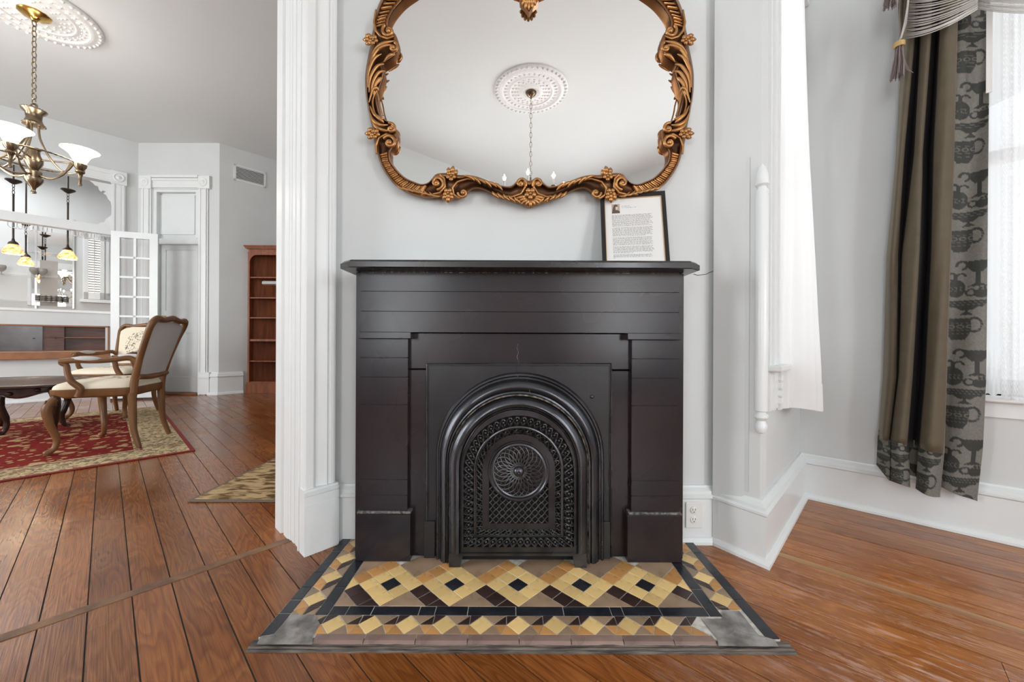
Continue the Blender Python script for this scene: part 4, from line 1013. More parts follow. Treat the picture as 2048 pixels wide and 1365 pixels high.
ph = MB(); flat(ph, .17, .295, .735, .865); pb = ph.build('portrait', SEPIA, pg, base=pf['_b'])
def blob(pts, m, off, nm):
    o = MB(); q = [B4(.17 + .125 * x, .735 + .13 * y) + nrm * off for x, y in pts]; o.plate(q, -nrm * .0002); return o.build(nm, m, pg, base=pf['_b'])
blob([(0, 0), (1, 0), (1, .18), (.80, .30), (.62, .35), (.55, .5), (.62, .9), (.45, .98), (.25, .85), (.12, .5), (.05, .2)], SEPIAD, -.0054, 'portrait')
blob([(.50, .35), (.66, .38), (.74, .55), (.70, .72), (.55, .76), (.47, .6)], mat('sepia_light', (.62, .52, .45), .6), -.0052, 'portrait')
blob([(.45, .72), (.72, .70), (.76, .84), (.55, .95), (.40, .88)], SEPIAD, -.0050, 'portrait')
tx = MB(); rnd = random.Random(5)
def textline(t, s0, s1, h=.0065):
    s_ = s0
    while s_ < s1:
        w = rnd.uniform(.010, .045)
        if s_ + w > s1: break
        # each word: a row of short strokes
        x = s_
        while x < s_ + w - .004:
            hh = h * rnd.uniform(.55, 1.0); flat(tx, x, x + .0042, t, t + hh, -.0055); x += .0066
        s_ += w + .009
t = .705
for (nl, last) in ((12, .62), (9, .55), (8, .62), (7, .34), (4, .04)):
    for k in range(nl):
        textline(t, .17, .17 + (last if k == nl - 1 else rnd.uniform(.585, .635) * (1.0)), .0062); t -= .0136
    t -= .0125
tx.build('printed_text', INK, pg, base=pf['_b'])['kind'] = 'stuff'
tx = MB(); textline(.826, .325, .47, .011); textline(.806, .325, .55, .008); tx.build('printed_heading', INKL, pg, base=pf['_b'])
st = MB(); q = [B4(.4, .75) - nrm * .016, B4(.6, .75) - nrm * .016, Vector((B4(.6, 0).x, 1.68, ZS1 + .002)), Vector((B4(.4, 0).x, 1.68, ZS1 + .002))]; st.plate(q, (0, .003, 0)); st.build('easel_back', BLACKF, pf)

# ================================================================== PLASTER MEDALLIONS
def medallion(base, Rm, label, group=None):
    t_ = thing('ceiling_medallion', base, label, 'ceiling medallion', group)
    o = MB(); x, y, z = base
    pr = [(1.0, 0), (1.0, .012), (.985, .020), (.90, .024), (.87, .030), (.82, .040), (.79, .036), (.765, .026), (.62, .028), (.60, .036), (.575, .036), (.56, .026), (.30, .028), (.27, .038), (.23, .038), (.20, .03), (.02, .03)]
    o.lathe((x, y, z), [(r * Rm, -h) for r, h in pr], 72); o.build('plaster_disc', PLASTER, t_, angle=50)
    o = MB()
    for (r_, n_, sz) in ((.94, 44, .026), (.70, 34, .024), (.66, 34, .016), (.50, 22, .024), (.42, 18, .022), (.36, 16, .018)):
        for k in range(n_):
            a = 2 * PI * k / n_; c = Vector((x + r_ * Rm * math.cos(a), y + r_ * Rm * math.sin(a), z - .026))
            o.ball(c, sz * Rm * 1.35, 1.15, .8, 1.0, 6, 4)
            o.tube([c, c + Vector((math.cos(a + .5), math.sin(a + .5), 0)) * sz * Rm * 1.7], [sz * Rm * .6, sz * Rm * .3], 5)
    for k in range(90):
        a = 2 * PI * k / 90; o.ball((x + .80 * Rm * math.cos(a), y + .80 * Rm * math.sin(a), z - .038), .010 * Rm, 1, 1, 1, 5, 3)
    o.build('relief_leaves', PLASTER, t_, angle=60)['kind'] = 'stuff'
    return t_
LCx, LCy = -4.69, 3.72
medallion((LCx, LCy, HCEIL), .47, 'white plaster ceiling rose above the bowl-shade chandelier in the far room')
MCx, MCy = .23, -1.47
medallion((MCx, MCy, HCEIL), .47, 'white plaster ceiling rose seen reflected in the gilt mirror')

def chain(o, x, y, z0, z1, L=.042, w=.010, r=.0022):
    z = z1; k = 0
    while z > z0:
        pts = []
        for i in range(12):
            a = 2 * PI * i / 12; dx = w * math.cos(a); dz = L / 2 * math.sin(a)
            pts.append((x + (dx if k % 2 else 0), y + (0 if k % 2 else dx), z - L / 2 + dz))
        o.tube(pts, r, 5, closed=True); z -= L * .82; k += 1

# --- chandelier of the near room (seen in the mirror)
HB = 2.88
ch = thing('candle_chandelier', (MCx, MCy, HCEIL), 'brass candle chandelier with lit bulbs seen reflected in the gilt mirror', 'chandelier')
o = MB(); o.lathe((MCx, MCy, HCEIL - .03), [(.07, 0), (.07, -.01), (.055, -.035), (.03, -.055), (.012, -.065), (.010, -.08)], 24); o.build('canopy', BRONZE, ch)
o = MB(); chain(o, MCx, MCy, HB + .10, HCEIL - .11, .075, .014, .003); o.build('chain', BRONZE, ch)
o = MB(); o.lathe((MCx, MCy, HB - .28), [(.0, -.08), (.02, -.06), (.03, -.02), (.05, .0), (.06, .05), (.03, .09), (.015, .15), (.02, .22), (.035, .26), (.03, .31), (.012, .36), (.01, .40)], 20); o.build('stem', BRONZE, ch)
for k in range(8):
    a = R(97 + 45 * k); ca_, sa_ = math.cos(a), math.sin(a); rr = .42; f = lambda r, z: (MCx + r * ca_, MCy + r * sa_, z)
    o = MB(); o.tube(catmull([f(.03, HB - .22), f(.14, HB - .32), f(.28, HB - .30), f(rr, HB - .17), f(rr, HB - .12)], 5), .006, 8); o.lathe(f(rr, HB - .13), [(.006, -.01), (.035, .0), (.038, .008), (.012, .012)], 14); am = o.build('arm', BRONZE, ch)
    o = MB(); o.lathe(f(rr, HB - .12), [(.011, 0), (.011, .085)], 12); o.build('candle_sleeve', PLASTIC, am, base=ch['_b'])
    o = MB(); o.lathe(f(rr, HB - .035), [(.006, 0), (.016, .02), (.014, .04), (.006, .065), (.001, .08)], 12); o.build('bulb', FLAME, am, base=ch['_b'])
    point('candle_lamp', f(rr, HB + .0), 2.6, .02, (1, .93, .84))

# --- chandelier of the far room
def hz(py, z=LCy): return HC + (CY - py) / F * z
cl = thing('bowl_chandelier', (LCx, LCy, HCEIL), 'bronze chandelier with lit white glass bowls hanging over the coffee table', 'chandelier')
o = MB(); o.lathe((LCx, LCy, HCEIL - .028), [(.005, -.085), (.02, -.08), (.03, -.06), (.06, -.045), (.10, -.03), (.115, -.015), (.115, 0)], 10); o.build('canopy', BRASS, cl)
o = MB(); chain(o, LCx, LCy, hz(212), HCEIL - .10, .062, .017, .0045); o.build('chain', BRONZE, cl)
zt = hz(212); zr_ = hz(330)
o = MB(); o.tube([(LCx + .034 * math.cos(k * PI / 8), LCy, zt - .03 + .034 * math.sin(k * PI / 8)) for k in range(16)], .006, 6, closed=True); o.build('hanging_loop', BRONZE, cl)
o = MB(); o.lathe((LCx, LCy, zt - .22), [(.03, 0), (.075, .005), (.078, .02), (.066, .03), (.052, .07), (.058, .12), (.084, .145), (.088, .155), (.075, .165), (.02, .17)], 24)
for k in range(26):
    a = 2 * PI * k / 26; o.ball((LCx + .084 * math.cos(a), LCy + .084 * math.sin(a), zt - .062), .007, 1, 1, 1, 6, 4); o.ball((LCx + .075 * math.cos(a), LCy + .075 * math.sin(a), zt - .21), .006, 1, 1, 1, 6, 4)
o.build('beaded_hub', BRONZE, cl)
zb = hz(392)
o = MB(); o.lathe((LCx, LCy, zb), [(.0, .0), (.018, .005), (.02, .02), (.012, .035), (.02, .06), (.05, .10), (.065, .13), (.068, .15), (.05, .155), (.055, .18), (.06, .21), (.05, .225), (.03, .235), (.045, .26), (.062, .30), (.065, .33), (.045, .38), (.04, .42), (.055, .44)], 24); o.build('urn', BRONZE, cl)
AR = .37
zs = hz(352)     # socket height
angs = [13, -59, -113, -167]
for k, a_ in enumerate(angs):
    a = R(a_); ca_, sa_ = math.cos(a), math.sin(a); f = lambda r, z: (LCx + r * ca_, LCy + r * sa_, z)
    o = MB()
    o.tube(catmull([f(.05, zb + .18), f(.14, zb + .16), f(.24, zb + .22), f(.30, zb + .34)], 6), .009, 8)
    o.tube(catmull([f(.04, zt - .22), f(.05, zt - .34), f(.13, zt - .52), f(.24, zt - .64), f(.33, zb + .35)], 6), .009, 8)
    o.tube([f(.0, zb + .335), f(.10, zb + .335), f(.34, zb + .335)], .008, 8)
    am = o.build('arm', BRONZE, cl)
    z0 = zb + .24
    o = MB(); o.lathe(f(AR, z0 - .13), [(.0, 0), (.014, .004), (.016, .02), (.011, .03), (.014, .09), (.022, .125), (.035, .135), (.035, .15), (.025, .16), (.045, .19), (.05, .215), (.03, .235)], 18); o.build('socket_cup', BRONZE, am, base=cl['_b'])
    o = MB(); o.lathe(f(AR, z0 + .10), [(.035, 0), (.045, .008), (.058, .04), (.075, .075), (.105, .105), (.135, .125), (.138, .128), (.133, .128), (.10, .110), (.07, .08), (.05, .045), (.03, .012)], 28); o.build('glass_shade', SHADE, am, base=cl['_b'])
    point('bowl_lamp', f(AR, z0 + .26), 1.8, .05, (1, .93, .84))
o = MB(); n_ = 72
for sgn in (0, PI):
    pts = [(LCx + (AR - .04) * math.cos(2 * PI * k / n_) + .004 * math.cos(k * 2.2 + sgn) * math.cos(2 * PI * k / n_), LCy + (AR - .04) * math.sin(2 * PI * k / n_) + .004 * math.cos(k * 2.2 + sgn) * math.sin(2 * PI * k / n_), zb + .345 + .004 * math.sin(k * 2.2 + sgn)) for k in range(n_)]
    o.tube(pts, .0055, 6, closed=True)
o.build('twisted_ring', BRONZE, cl)

# ================================================================== FURNITURE OF THE FAR ROOM
def rugobj(name, org, dx, dy, L, Wd, label, fieldm, borderm, edgem, bw=.32):
    t_ = thing(name, (org.x, org.y, 0), label, 'rug'); ang = math.atan2(dx.y, dx.x); t_.rotation_euler = (0, 0, ang)
    t_['_b'] = (0, 0, 0)
    def slab(nm, x0, x1, y0, y1, h, m): o = MB(); o.box(x0, x1, y0, y1, .001, h, .002); return o.build(nm, m, t_)
    e = .03
    slab('edge_binding', 0, L, 0, Wd, .009, edgem)
    if borderm: slab('border', e, L - e, e, Wd - e, .0105, borderm)
    slab('guard_stripe', bw - .05, L - bw + .05, bw - .05, Wd - bw + .05, .0112, RUGR if borderm else fieldm) if borderm else None
    if borderm: slab('inner_stripe', bw - .035, L - bw + .035, bw - .035, Wd - bw + .035, .0117, RUGB)
    slab('field', bw, L - bw, bw, Wd - bw, .0122, fieldm)
    return t_
R0 = Vector((-2.552, 3.069, 0))
rg = rugobj('persian_rug', R0, V, -U, 2.95, 3.9, 'red and gold patterned rug under the armchairs and coffee table', RUGF, RUGB, RUGR, .34)
rugobj('doorway_rug', Vector((-1.79, 2.10, 0)), Vector((1, 0, 0)), Vector((0, 1, 0)), .62, 1.5, 'mottled gold and brown rug beyond the white door post', RUGG, None, RUGK, .022)
RZ = .0123

def armchair(label):
    t_ = thing('armchair', (0, 0, 0), label, 'armchair', 'carved armchairs by the coffee table')
    def S(pts, rad, nm, m=WALNUT, seg=9, flat=1.0, par=t_, n=5):
        o = MB(); c = catmull(pts, n); k = len(c); rr = [rad] * k if not hasattr(rad, '__len__') else [Vector((rad[min(int(i * (len(rad) - 1) / (k - 1)), len(rad) - 2)], rad[min(int(i * (len(rad) - 1) / (k - 1)) + 1, len(rad) - 1)])) for i in range(k)]
        if hasattr(rad, '__len__'):
            rr = []
            for i in range(k):
                q = i * (len(rad) - 1) / (k - 1); a = min(int(q), len(rad) - 2); rr.append(rad[a] + (rad[a + 1] - rad[a]) * (q - a))
        o.tube(c, rr, seg, flat); return o.build(nm, m, par, angle=60)
    fw_, rw = .30, .225
    for sx in (-1, 1):
        lg = S([(sx * (fw_ - .02), -.235, .43), (sx * (fw_ + .012), -.262, .36), (sx * (fw_ + .004), -.25, .24), (sx * (fw_ - .025), -.228, .12), (sx * (fw_ - .015), -.235, .05), (sx * (fw_ + .006), -.258, .022), (sx * (fw_ + .008), -.262, .004)], [.025, .030, .025, .021, .018, .022, .020], 'leg')
        o = MB(); o.ball((sx * (fw_ + .014), -.264, .40), .018, 1, .6, 1.3); o.ball((sx * (fw_ + .006), -.262, .022), .025, 1, 1, .8); o.build('knee_carving', WALNUT, lg)
        S([(sx * rw, .20, .45), (sx * rw, .205, .30), (sx * (rw + .005), .215, .15), (sx * (rw + .018), .255, .004)], [.030, .026, .022, .018], 'leg')
        # arm: stump, scroll, rail
        S([(sx * .275, -.10, .44), (sx * .285, -.085, .50), (sx * .30, -.13, .56), (sx * .295, -.155, .62), (sx * .29, -.165, .68), (sx * .29, -.19, .705), (sx * .285, -.165, .725)], [.030, .024, .022, .019, .019, .022, .02], 'arm_post')
        S([(sx * .29, -.20, .712), (sx * .29, -.12, .722), (sx * .285, .0, .715), (sx * .27, .10, .722), (sx * .245, .19, .735), (sx * .238, .24, .70)], [.024, .022, .019, .020, .022, .018], 'arm_rail')
        o = MB(); o.ball((sx * .287, -.055, .733), .03, .85, 3.2, .75, 12, 8); o.build('arm_pad', GREYC if sx < 9 else CREAM, t_)
        # back stile
        S([(sx * .222, .20, .42), (sx * .222, .215, .55), (sx * .245, .255, .72), (sx * .270, .31, .90), (sx * .285, .35, 1.01), (sx * .245, .37, 1.062), (sx * .15, .372, 1.055), (0, .378, 1.075)], [.030, .027, .023, .023, .024, .026, .024, .027], 'back_frame', flat=1.0, n=7)
    S([(-.23, .235, .58), (0, .228, .565), (.23, .235, .58)], .024, 'back_rail')
    o = MB(); o.ball((0, .368, 1.07), .03, 1.8, .6, .7); o.build('crest_carving', WALNUT, t_)
    # upholstered back: front and rear faces
    def backrow(off, inset):
        rows = []
        for i in range(17):
            t = i / 16; z = .59 + (.455) * t; yy = .228 + .12 * t ** 1.1 + off
            hw = (.205 + .035 * math.sin(min(1, t * 1.25) * PI / 2)) * (1 + .10 * t) * (1 if t < .86 else math.sqrt(max(.3, 1 - ((t - .86) / .15) ** 2.4))) - inset
            row = []
            for j in range(13):
                s_ = -1 + 2 * j / 12; row.append(Vector((s_ * hw, yy + (math.copysign(.022, off) * (1 - s_ * s_) * math.sin(PI * min(1, max(0, t))) if off else 0), z)))
            rows.append(row)
        return rows
    o = MB(); rw_ = backrow(-.012, .0); o.grid(rw_, True)
    msk = []
    rnd = random.Random(3)
    for r in rw_:
        for p in r: msk.append(0)
    # finer tapestry cloth with an embroidered motif
    o = MB(); mk = []; rows = []
    NN = 56
    def interp(rws, t, s_):
        a = t * 16; i = min(int(a), 15); b_ = (s_ + 1) * 6; j = min(int(b_), 11); fa, fb = a - i, b_ - j
        return rws[i][j].lerp(rws[i][j + 1], fb).lerp(rws[i + 1][j].lerp(rws[i + 1][j + 1], fb), fa)
    for i in range(NN + 1):
        row = []
        for j in range(NN + 1):
            t, s_ = i / NN, -1 + 2 * j / NN; row.append(interp(rw_, t, s_)); v = math.sin(9 * s_ + 5 * math.sin(11 * t)) * math.sin(13 * t + 4 * math.sin(8 * s_)); rr = (s_ / .62) ** 2 + ((t - .5) / .40) ** 2
            mk.append(1.0 if (abs(v) < .16 and rr < 1 and rr > .05) else 0.0)
        rows.append(row)
    o.grid(rows, True); o.build('back_tapestry', TAPEST, t_, mask=mk)
    o = MB(); o.grid(backrow(.012, .0), True); o.build('back_cover', GREYC, t_)
    # seat
    pts = [(-.30, -.25), (-.15, -.275), (0, -.285), (.15, -.275), (.30, -.25), (.285, -.05), (.245, .2), (0, .225), (-.245, .2), (-.285, -.05)]
    ring = catmull([(x, y, 0) for x, y in pts], 5, True)
    o = MB(); rows = []
    for k, z in ((.93, .50), (1.0, .495), (1.0, .445), (.97, .432), (.90, .425)): rows.append([Vector((p.x * k, p.y * k, z - (.018 * math.cos(p.x * 10) if z < .46 else 0) * (1 if p.y < -.2 else .0))) for p in ring])
    o.grid(rows, True, cu=True); o.build('seat_rail', WALNUT, t_, angle=50)
    o = MB(); rows = []; mk = []
    for i in range(22):
        t = i / 21; k = math.cos(t * PI / 2); z = .497 + .075 * math.sin(t * PI / 2) ** .8
        row = []
        for p in ring:
            q = Vector((p.x * k ** .8 * .97, p.y * k ** .8 * .97, z)); row.append(q); v = math.sin(34 * q.x + 3 * math.sin(30 * q.y)) * math.sin(36 * q.y + 3 * math.sin(26 * q.x)); mk.append(1.0 if abs(v) < .13 and abs(q.x) < .15 and abs(q.y) < .15 else 0.0)
        rows.append(row)
    o.grid(rows, True, cu=True); o.build('seat_cushion', TAPEST, t_, mask=mk)
    return t_
A1 = armchair('carved armchair turned sideways showing its grey linen back, nearer of the two')
A2 = copy_tree(A1, label='carved armchair facing forward with cream embroidered back, standing behind the nearer armchair')
A1.location = (-3.38, 3.26, RZ); A1.rotation_euler = (0, 0, R(-70))
A2.location = (-4.66, 4.50, RZ); A2.rotation_euler = (0, 0, R(4))

# coffee table
tb = thing('coffee_table', (-4.69, 3.62, RZ), 'dark carved oval coffee table with a scalloped tray top on the red rug', 'coffee table')
tc_ = Vector((-4.66, 3.62, 0)); lx = Vector((-.96, .27, 0)).normalized(); ly = Vector((-lx.y, lx.x, 0))
def TP(a, b_, z): q = tc_ + lx * a + ly * b_; return Vector((q.x, q.y, z))
def oval(sa, sb, z, sc=0, n=80): return [TP(sa * math.cos(2 * PI * k / n) * (1 + sc * math.sin(20 * 2 * PI * k / n)), sb * math.sin(2 * PI * k / n) * (1 + sc * math.sin(20 * 2 * PI * k / n)), z) for k in range(n)]
o = MB(); rows = [oval(.60, .38, .470), oval(.68, .44, .474, .006), oval(.70, .46, .482, .012), oval(.70, .46, .498, .012), oval(.68, .445, .503, .008), oval(.65, .42, .496), oval(.01, .01, .492)]
o.grid(rows, True, cu=True); o.build('tray_top', MAHOG, tb, angle=50)
o = MB(); rows = []
for z, w in ((.475, .0), (.41, .0)):
    rows.append([p + Vector((0, 0, (.022 * math.sin(2 * PI * k * 7 / 80) if z < .45 else 0))) for k, p in enumerate(oval(.58, .34, z))])
o.grid(rows, True, cu=True); rows2 = [[p + (tc_ - p) * .05 + Vector((0, 0, .0)) for p in r] for r in rows]
for r in rows2:
    for p in r: pass
o.tube([p for p in rows[1]], .009, 6, closed=True)
for k in range(0, 80, 5): p = rows[1][k]; o.ball(p + Vector((0, 0, .03)), .022, 1, 1, .8, 8, 5)
o.build('carved_apron', MAHOG, tb, angle=60)
for (x, y) in ((-4.70, 3.50), (-4.03, 3.36), (-4.52, 3.86), (-5.2, 3.86)):
    p = Vector((x, y, 0)); dd = (p - tc_).normalized(); o = MB(); f = lambda a, z: p + dd * a + Vector((0, 0, z))
    o.tube(catmull([f(-.06, .44), f(.0, .38), f(.005, .28), f(-.03, .14), f(-.02, .05), f(.01, .022), f(.02, RZ + .004)], 5), [.034] * 5 + [.03] * 5 + [.026] * 5 + [.021] * 5 + [.019] * 5 + [.024] * 5 + [.02], 8); o.build('leg', MAHOG, tb, angle=60)

# bookcase
YB = 6.42
bk_ = thing('corner_bookcase', (-4.1, 6.5, 0), 'tall cherry wood corner bookcase with empty shelves beside the wall vent', 'bookcase')
xl = X(495, YB); xr = xl + .95; zt = Zh(507, YB); ztop = Zh(494, YB)
def foot(xa_, xb_, y0): return [(xa_, y0), (xb_, y0), (xb_, 7.35), (xl + .55, 7.05), (xa_ + .0, YB + .13 + (xa_ - xl))]
fp = lambda e: [(xl - e, YB - e), (xr + e, YB - e), (xr + e, 7.40), (xl + .90, 7.40), (xl - e + .0, YB + .10)]
o = MB(); o.prism(fp(.02), 0, Zh(768, YB) - .03); o.prism(fp(.012), Zh(768, YB) - .03, Zh(768, YB)); o.build('plinth', CHERRY, bk_)
o = MB(); o.prism(fp(-.01), ztop - .11, ztop - .06); o.prism(fp(.012), ztop - .06, ztop - .045); o.prism(fp(.03), ztop - .045, ztop - .02); o.prism(fp(.045), ztop - .02, ztop); o.build('cornice', CHERRY, bk_)
for x in (xl, xr - .03): o = MB(); o.box(x, x + .03, YB, YB + (.10 if x < xr - .1 else .9), Zh(768, YB), ztop - .1); o.build('side_panel', CHERRY, bk_)
o = MB(); o.plate([Vector((xl + .01, YB + .10, .1)), Vector((xl + .90, 7.38, .1)), Vector((xl + .90, 7.38, ztop - .06)), Vector((xl + .01, YB + .10, ztop - .06))], (-.008, .008, 0)); o.plate([Vector((xl + .90, 7.38, .1)), Vector((xr, 7.38, .1)), Vector((xr, 7.38, ztop - .06)), Vector((xl + .9, 7.38, ztop - .06))], (0, .008, 0)); o.build('back_panel', CHERRY, bk_)
for yy, tk in ((556, .02), (597, .02), (637, .02), (681, .036), (724, .02), (766, .02)):
    z = Zh(yy, YB); o = MB(); o.prism([(xl + .03, YB + .01), (xr - .03, YB + .01), (xr - .03, 7.36), (xl + .9, 7.36), (xl + .03, YB + .13)], z - tk, z, .004); o.build('shelf', CHERRY, bk_)
sc = []
for k in range(15): a = k / 14; sc.append((a, .10 * math.sin(a * PI / 2) ** .6))
o = MB(); zt_ = ztop - .10; top = [Vector((xl + .03, YB, zt_)), Vector((xr - .03, YB, zt_))]
arc = [Vector((xr - .03 - .11 * a, YB, zt_ - .17 + d_ * 1.15)) for a, d_ in sc]; arc2 = [Vector((2 * (xl + xr) / 2 - p.x, p.y, p.z)) for p in arc[::-1]]
for A, B_ in zip((arc + arc2)[:-1], (arc + arc2)[1:]): o.plate([A, B_, Vector((B_.x, YB, zt_)), Vector((A.x, YB, zt_))], (0, .02, 0))
o.build('scalloped_apron', CHERRY, bk_)

# wall vent
a = on_v(468, 327, D2 - .012); b_ = on_v(532, 343, D2 - .012); zc_ = .5 * (on_v(500, 336, D2).z + on_v(500, 360, D2).z)
vt = thing('wall_vent', a, 'white louvred air vent high on the wall above the bookcase', 'air vent')
hgt = abs(on_v(500, 338, D2).z - on_v(500, 362, D2).z) * 1.0; wv = (b_ - a); wv.z = 0; Lw = wv.length; zz0 = on_v(468, 360, D2).z; zz1 = on_v(468, 328, D2).z
o = MB(); o.M = frame(Vector((a.x, a.y, 0)), U, V)
for bx_ in ((0, Lw, zz0, zz0 + .03), (0, Lw, zz1 - .03, zz1), (0, .03, zz0, zz1), (Lw - .03, Lw, zz0, zz1)): o.box(bx_[0], bx_[1], 0, .012, bx_[2], bx_[3])
o.build('vent_frame', TRIM2, vt)
o = MB(); o.M = frame(Vector((a.x, a.y, 0)), U, V); o.box(.02, Lw - .02, .010, .012, zz0 + .02, zz1 - .02); o.build('vent_recess', CRACK, vt)
nsl = 9
for k in range(nsl):
    z = zz0 + .03 + (zz1 - zz0 - .06) * (k + .5) / nsl; o = MB(); o.M = frame(Vector((a.x, a.y, 0)), U, V); o.box(.03, Lw - .03, .001, .010, z - .004, z + .004); o.build('slat', TRIM2, vt)

# small metal bracket behind the door post
c_ = P(543, 568, 1.90); o = MB(); o.box(c_.x - .028, c_.x + .10, 1.87, 1.905, c_.z - .009, c_.z + .010, .004); tag(o.build('metal_bracket', STEEL), 'small grey metal bracket sticking out behind the white door post', 'bracket')

# ---------------- door in the far room
YD = 6.22
def dbox(o, p0, p1, y0, y1, Y0, Y1, bev=0): o.box(X(p0, Y0), X(p1, Y0), Y0, Y1, Zh(y1, Y0), Zh(y0, Y0), bev)
dr = MB()
for (a, b_, q) in ((283, 286, .02), (286, 289, .035), (289, 297, .028), (297, 300, .035), (300, 303, .02), (397, 400, .02), (400, 403, .035), (403, 411, .028), (411, 414, .035), (414, 416.5, .02)):
    dr.box(X(a, YD), X(b_, YD), YD - q, YD, 0, Zh(380, YD))
dr.box(X(298, YD), X(397, YD), YD - .02, YD, Zh(379, YD), Zh(362, YD)); dr.box(X(298, YD), X(397, YD), YD - .035, YD, Zh(366, YD), Zh(361, YD)); dr.box(X(298, YD), X(397, YD), YD - .04, YD, Zh(360, YD), Zh(355, YD))
struct(dr.build('trim_5', TRIM2))
for (a, b_, nm) in ((276, 300, 'trim_6'), (394, 417, 'trim_7')):
    o = MB(); dbox(o, a, b_, 354, 380, YD - .045, YD, .004); c = P((a + b_) / 2, 367, YD - .045); c.z = Zh(367, YD - .045); o.lathe(c, [(.07, 0), (.07, .004), (.06, .010), (.05, .004), (.035, .004), (.025, .014), (.0, .018)], 24, 'y'); struct(o.build(nm, TRIM2))
o = MB(); dbox(o, 396, 418, 748, 792, YD - .05, YD); dbox(o, 396, 418, 756, 760, YD - .06, YD); struct(o.build('trim_8', TRIM2))
d1 = MB(); Yd = YD + .10
dbox(d1, 301, 399, 480, 491, YD - .01, YD + .12)
dbox(d1, 300, 312, 387, 479.5, YD + .004, YD + .11); dbox(d1, 390, 399, 387, 479.5, YD + .004, YD + .11); dbox(d1, 300, 400, 377, 387, YD + .008, YD + .115)
dbox(d1, 318, 388, 393, 472, Yd - .03, Yd + .0)
d1.box(X(301, YD), X(312, YD), YD + .021, YD + .084, 0, Zh(491.5, YD)); d1.box(X(396, YD), X(400, YD), YD + .021, YD + .084, 0, Zh(491.5, YD))
d1.box(-5.90, -5.08, YD + .09, YD + .12, 0, 3.40)
struct(d1.build('trim_9', TRIM))
dl = MB(); Yl = YD + .085; z1 = Zh(489, Yl)
dl.box(X(309, Yl), X(401, Yl), Yl, Yl + .04, .035, z1)
for (a, b_, c, e) in ((310, 332, .035, z1), (391, 396, .035, z1)): dl.box(X(a, Yl), X(b_, Yl), Yl - .012, Yl, c, e)
for (c, e) in ((.036, .28), (Zh(667, Yl) - .02, Zh(640, Yl) + .12), (z1 - .12, z1 - .001)): dl.box(X(332, Yl), X(391, Yl), Yl - .0115, Yl, c, e)
dd_ = struct(dl.build('door_1', TRIM))
o = MB(); c = P(326, 640, Yl - .04); o.box(c.x - .045, c.x + .03, c.y + .02, c.y + .035, c.z - .07, c.z + .07); o.ball(c - Vector((0, .02, 0)), .032); o.tube([c, c + Vector((0, .04, 0))], .012, 8); o.build('door_knob', BRASS, dd_)
o = MB(); o.box(X(303, YD), X(397, YD), YD - .05, YD + .15, .0, .025); o.build('door_sill', OAKO, dd_)
bkp = MB(); bkp.box(-6.3, -4.6, YD + .3, YD + .34, 0, 3.6); struct(bkp.build('wall_hall', PAINT))

# folding glazed door by the bar opening
fd = thing('folding_glass_door', (-5.6, 5.65, 0), 'white folding door with small glass panes standing open beside the bar opening', 'folding door')
def leaf(A, B_, nm, cols=2):
    t_ = Vector(B_) - Vector(A); L = t_.length; t_.normalize(); n_ = Vector((-t_.y, t_.x, 0)); M = frame(Vector(A), t_, n_)
    o = MB(); o.M = M; z1 = 2.49; zs_ = [1.02, 1.30, 1.60, 1.90, 2.19, 2.475 - .08]
    st_ = .10
    o.box(0, st_, 0, .035, .03, z1); o.box(L - st_, L, 0, .035, .03, z1); o.box(st_, L - st_, 0, .035, z1 - .09, z1); o.box(st_, L - st_, 0, .035, .03, .30); o.box(st_, L - st_, .01, .025, .30, .62); o.box(st_, L - st_, 0, .035, .56, .66)
    zlist = [.66 + (z1 - .09 - .66) * k / 6 for k in range(7)]
    for z in zlist[1:-1]: o.box(st_, L - st_, .004, .031, z - .014, z + .014)
    mid = L / 2; o.box(mid - .016, mid + .016, .004, .031, .66, z1 - .09)
    lf = o.build(nm, TRIM, fd)
    for z0_, z1_ in zip(zlist[:-1], zlist[1:]):
        for a_, b__ in ((st_, mid - .016), (mid + .016, L - st_)):
            g = MB(); g.M = M; g.box(a_, b__, .016, .020, z0_ + .014, z1_ - .014); g.build('pane', GLASS, lf, base=fd['_b'])
jb = Vector((-6.325, 5.985, 0)); md = Vector((-5.872, 5.556, 0))
leaf(jb, md, 'door_leaf'); leaf(md + Vector((.004, -.004, 0)), Vector((-5.345, 5.727, 0)), 'door_leaf')

# ---------------- bar opening casing, fretwork, beam with cup hooks
d0 = DB
def BU(px, py=600, d=None): q = on_v(px, py, DB if d is None else d); return (q - P1).dot(U), q.z
Fb = frame(P1 + V * DB, U, -V)
jr, _ = BU(222); j2, _ = BU(251); ul = -4.75
o = MB(); o.M = Fb
for (a, b_, q) in ((0, .10, .02), (.10, .22, .035), (.22, .34, .025), (.34, .66, .028), (.66, .78, .025), (.78, .90, .035), (.90, 1.0, .02)): o.box(jr + (j2 - jr) * a, jr + (j2 - jr) * b_, 0, q, 0, 3.37)
o.box(ul, jr, 0, .02, 3.38, 3.54); o.box(ul, jr, 0, .035, 3.50, 3.56); o.box(ul, jr, 0, .03, 3.40, 3.44)
struct(o.build('trim_10', TRIM2))
o = MB(); o.M = Fb; o.box(jr - .01, j2 + .01, 0, .045, 3.36, 3.57, .004); struct(o.build('trim_11', TRIM2))
c = P1 + V * (DB - .045) + U * ((jr + j2) / 2); o = MB(); 
rr_ = [(.07, 0), (.07, .006), (.055, .014), (.045, .005), (.03, .005), (.02, .016), (0, .02)]
rows = [[Vector((c.x, c.y, 3.465)) + U * (r * math.cos(2 * PI * k / 24)) + Vector((0, 0, r * math.sin(2 * PI * k / 24))) - V * h for k in range(24)] for r, h in rr_]; o.grid(rows, True, cu=True); struct(o.build('trim_12', TRIM2))
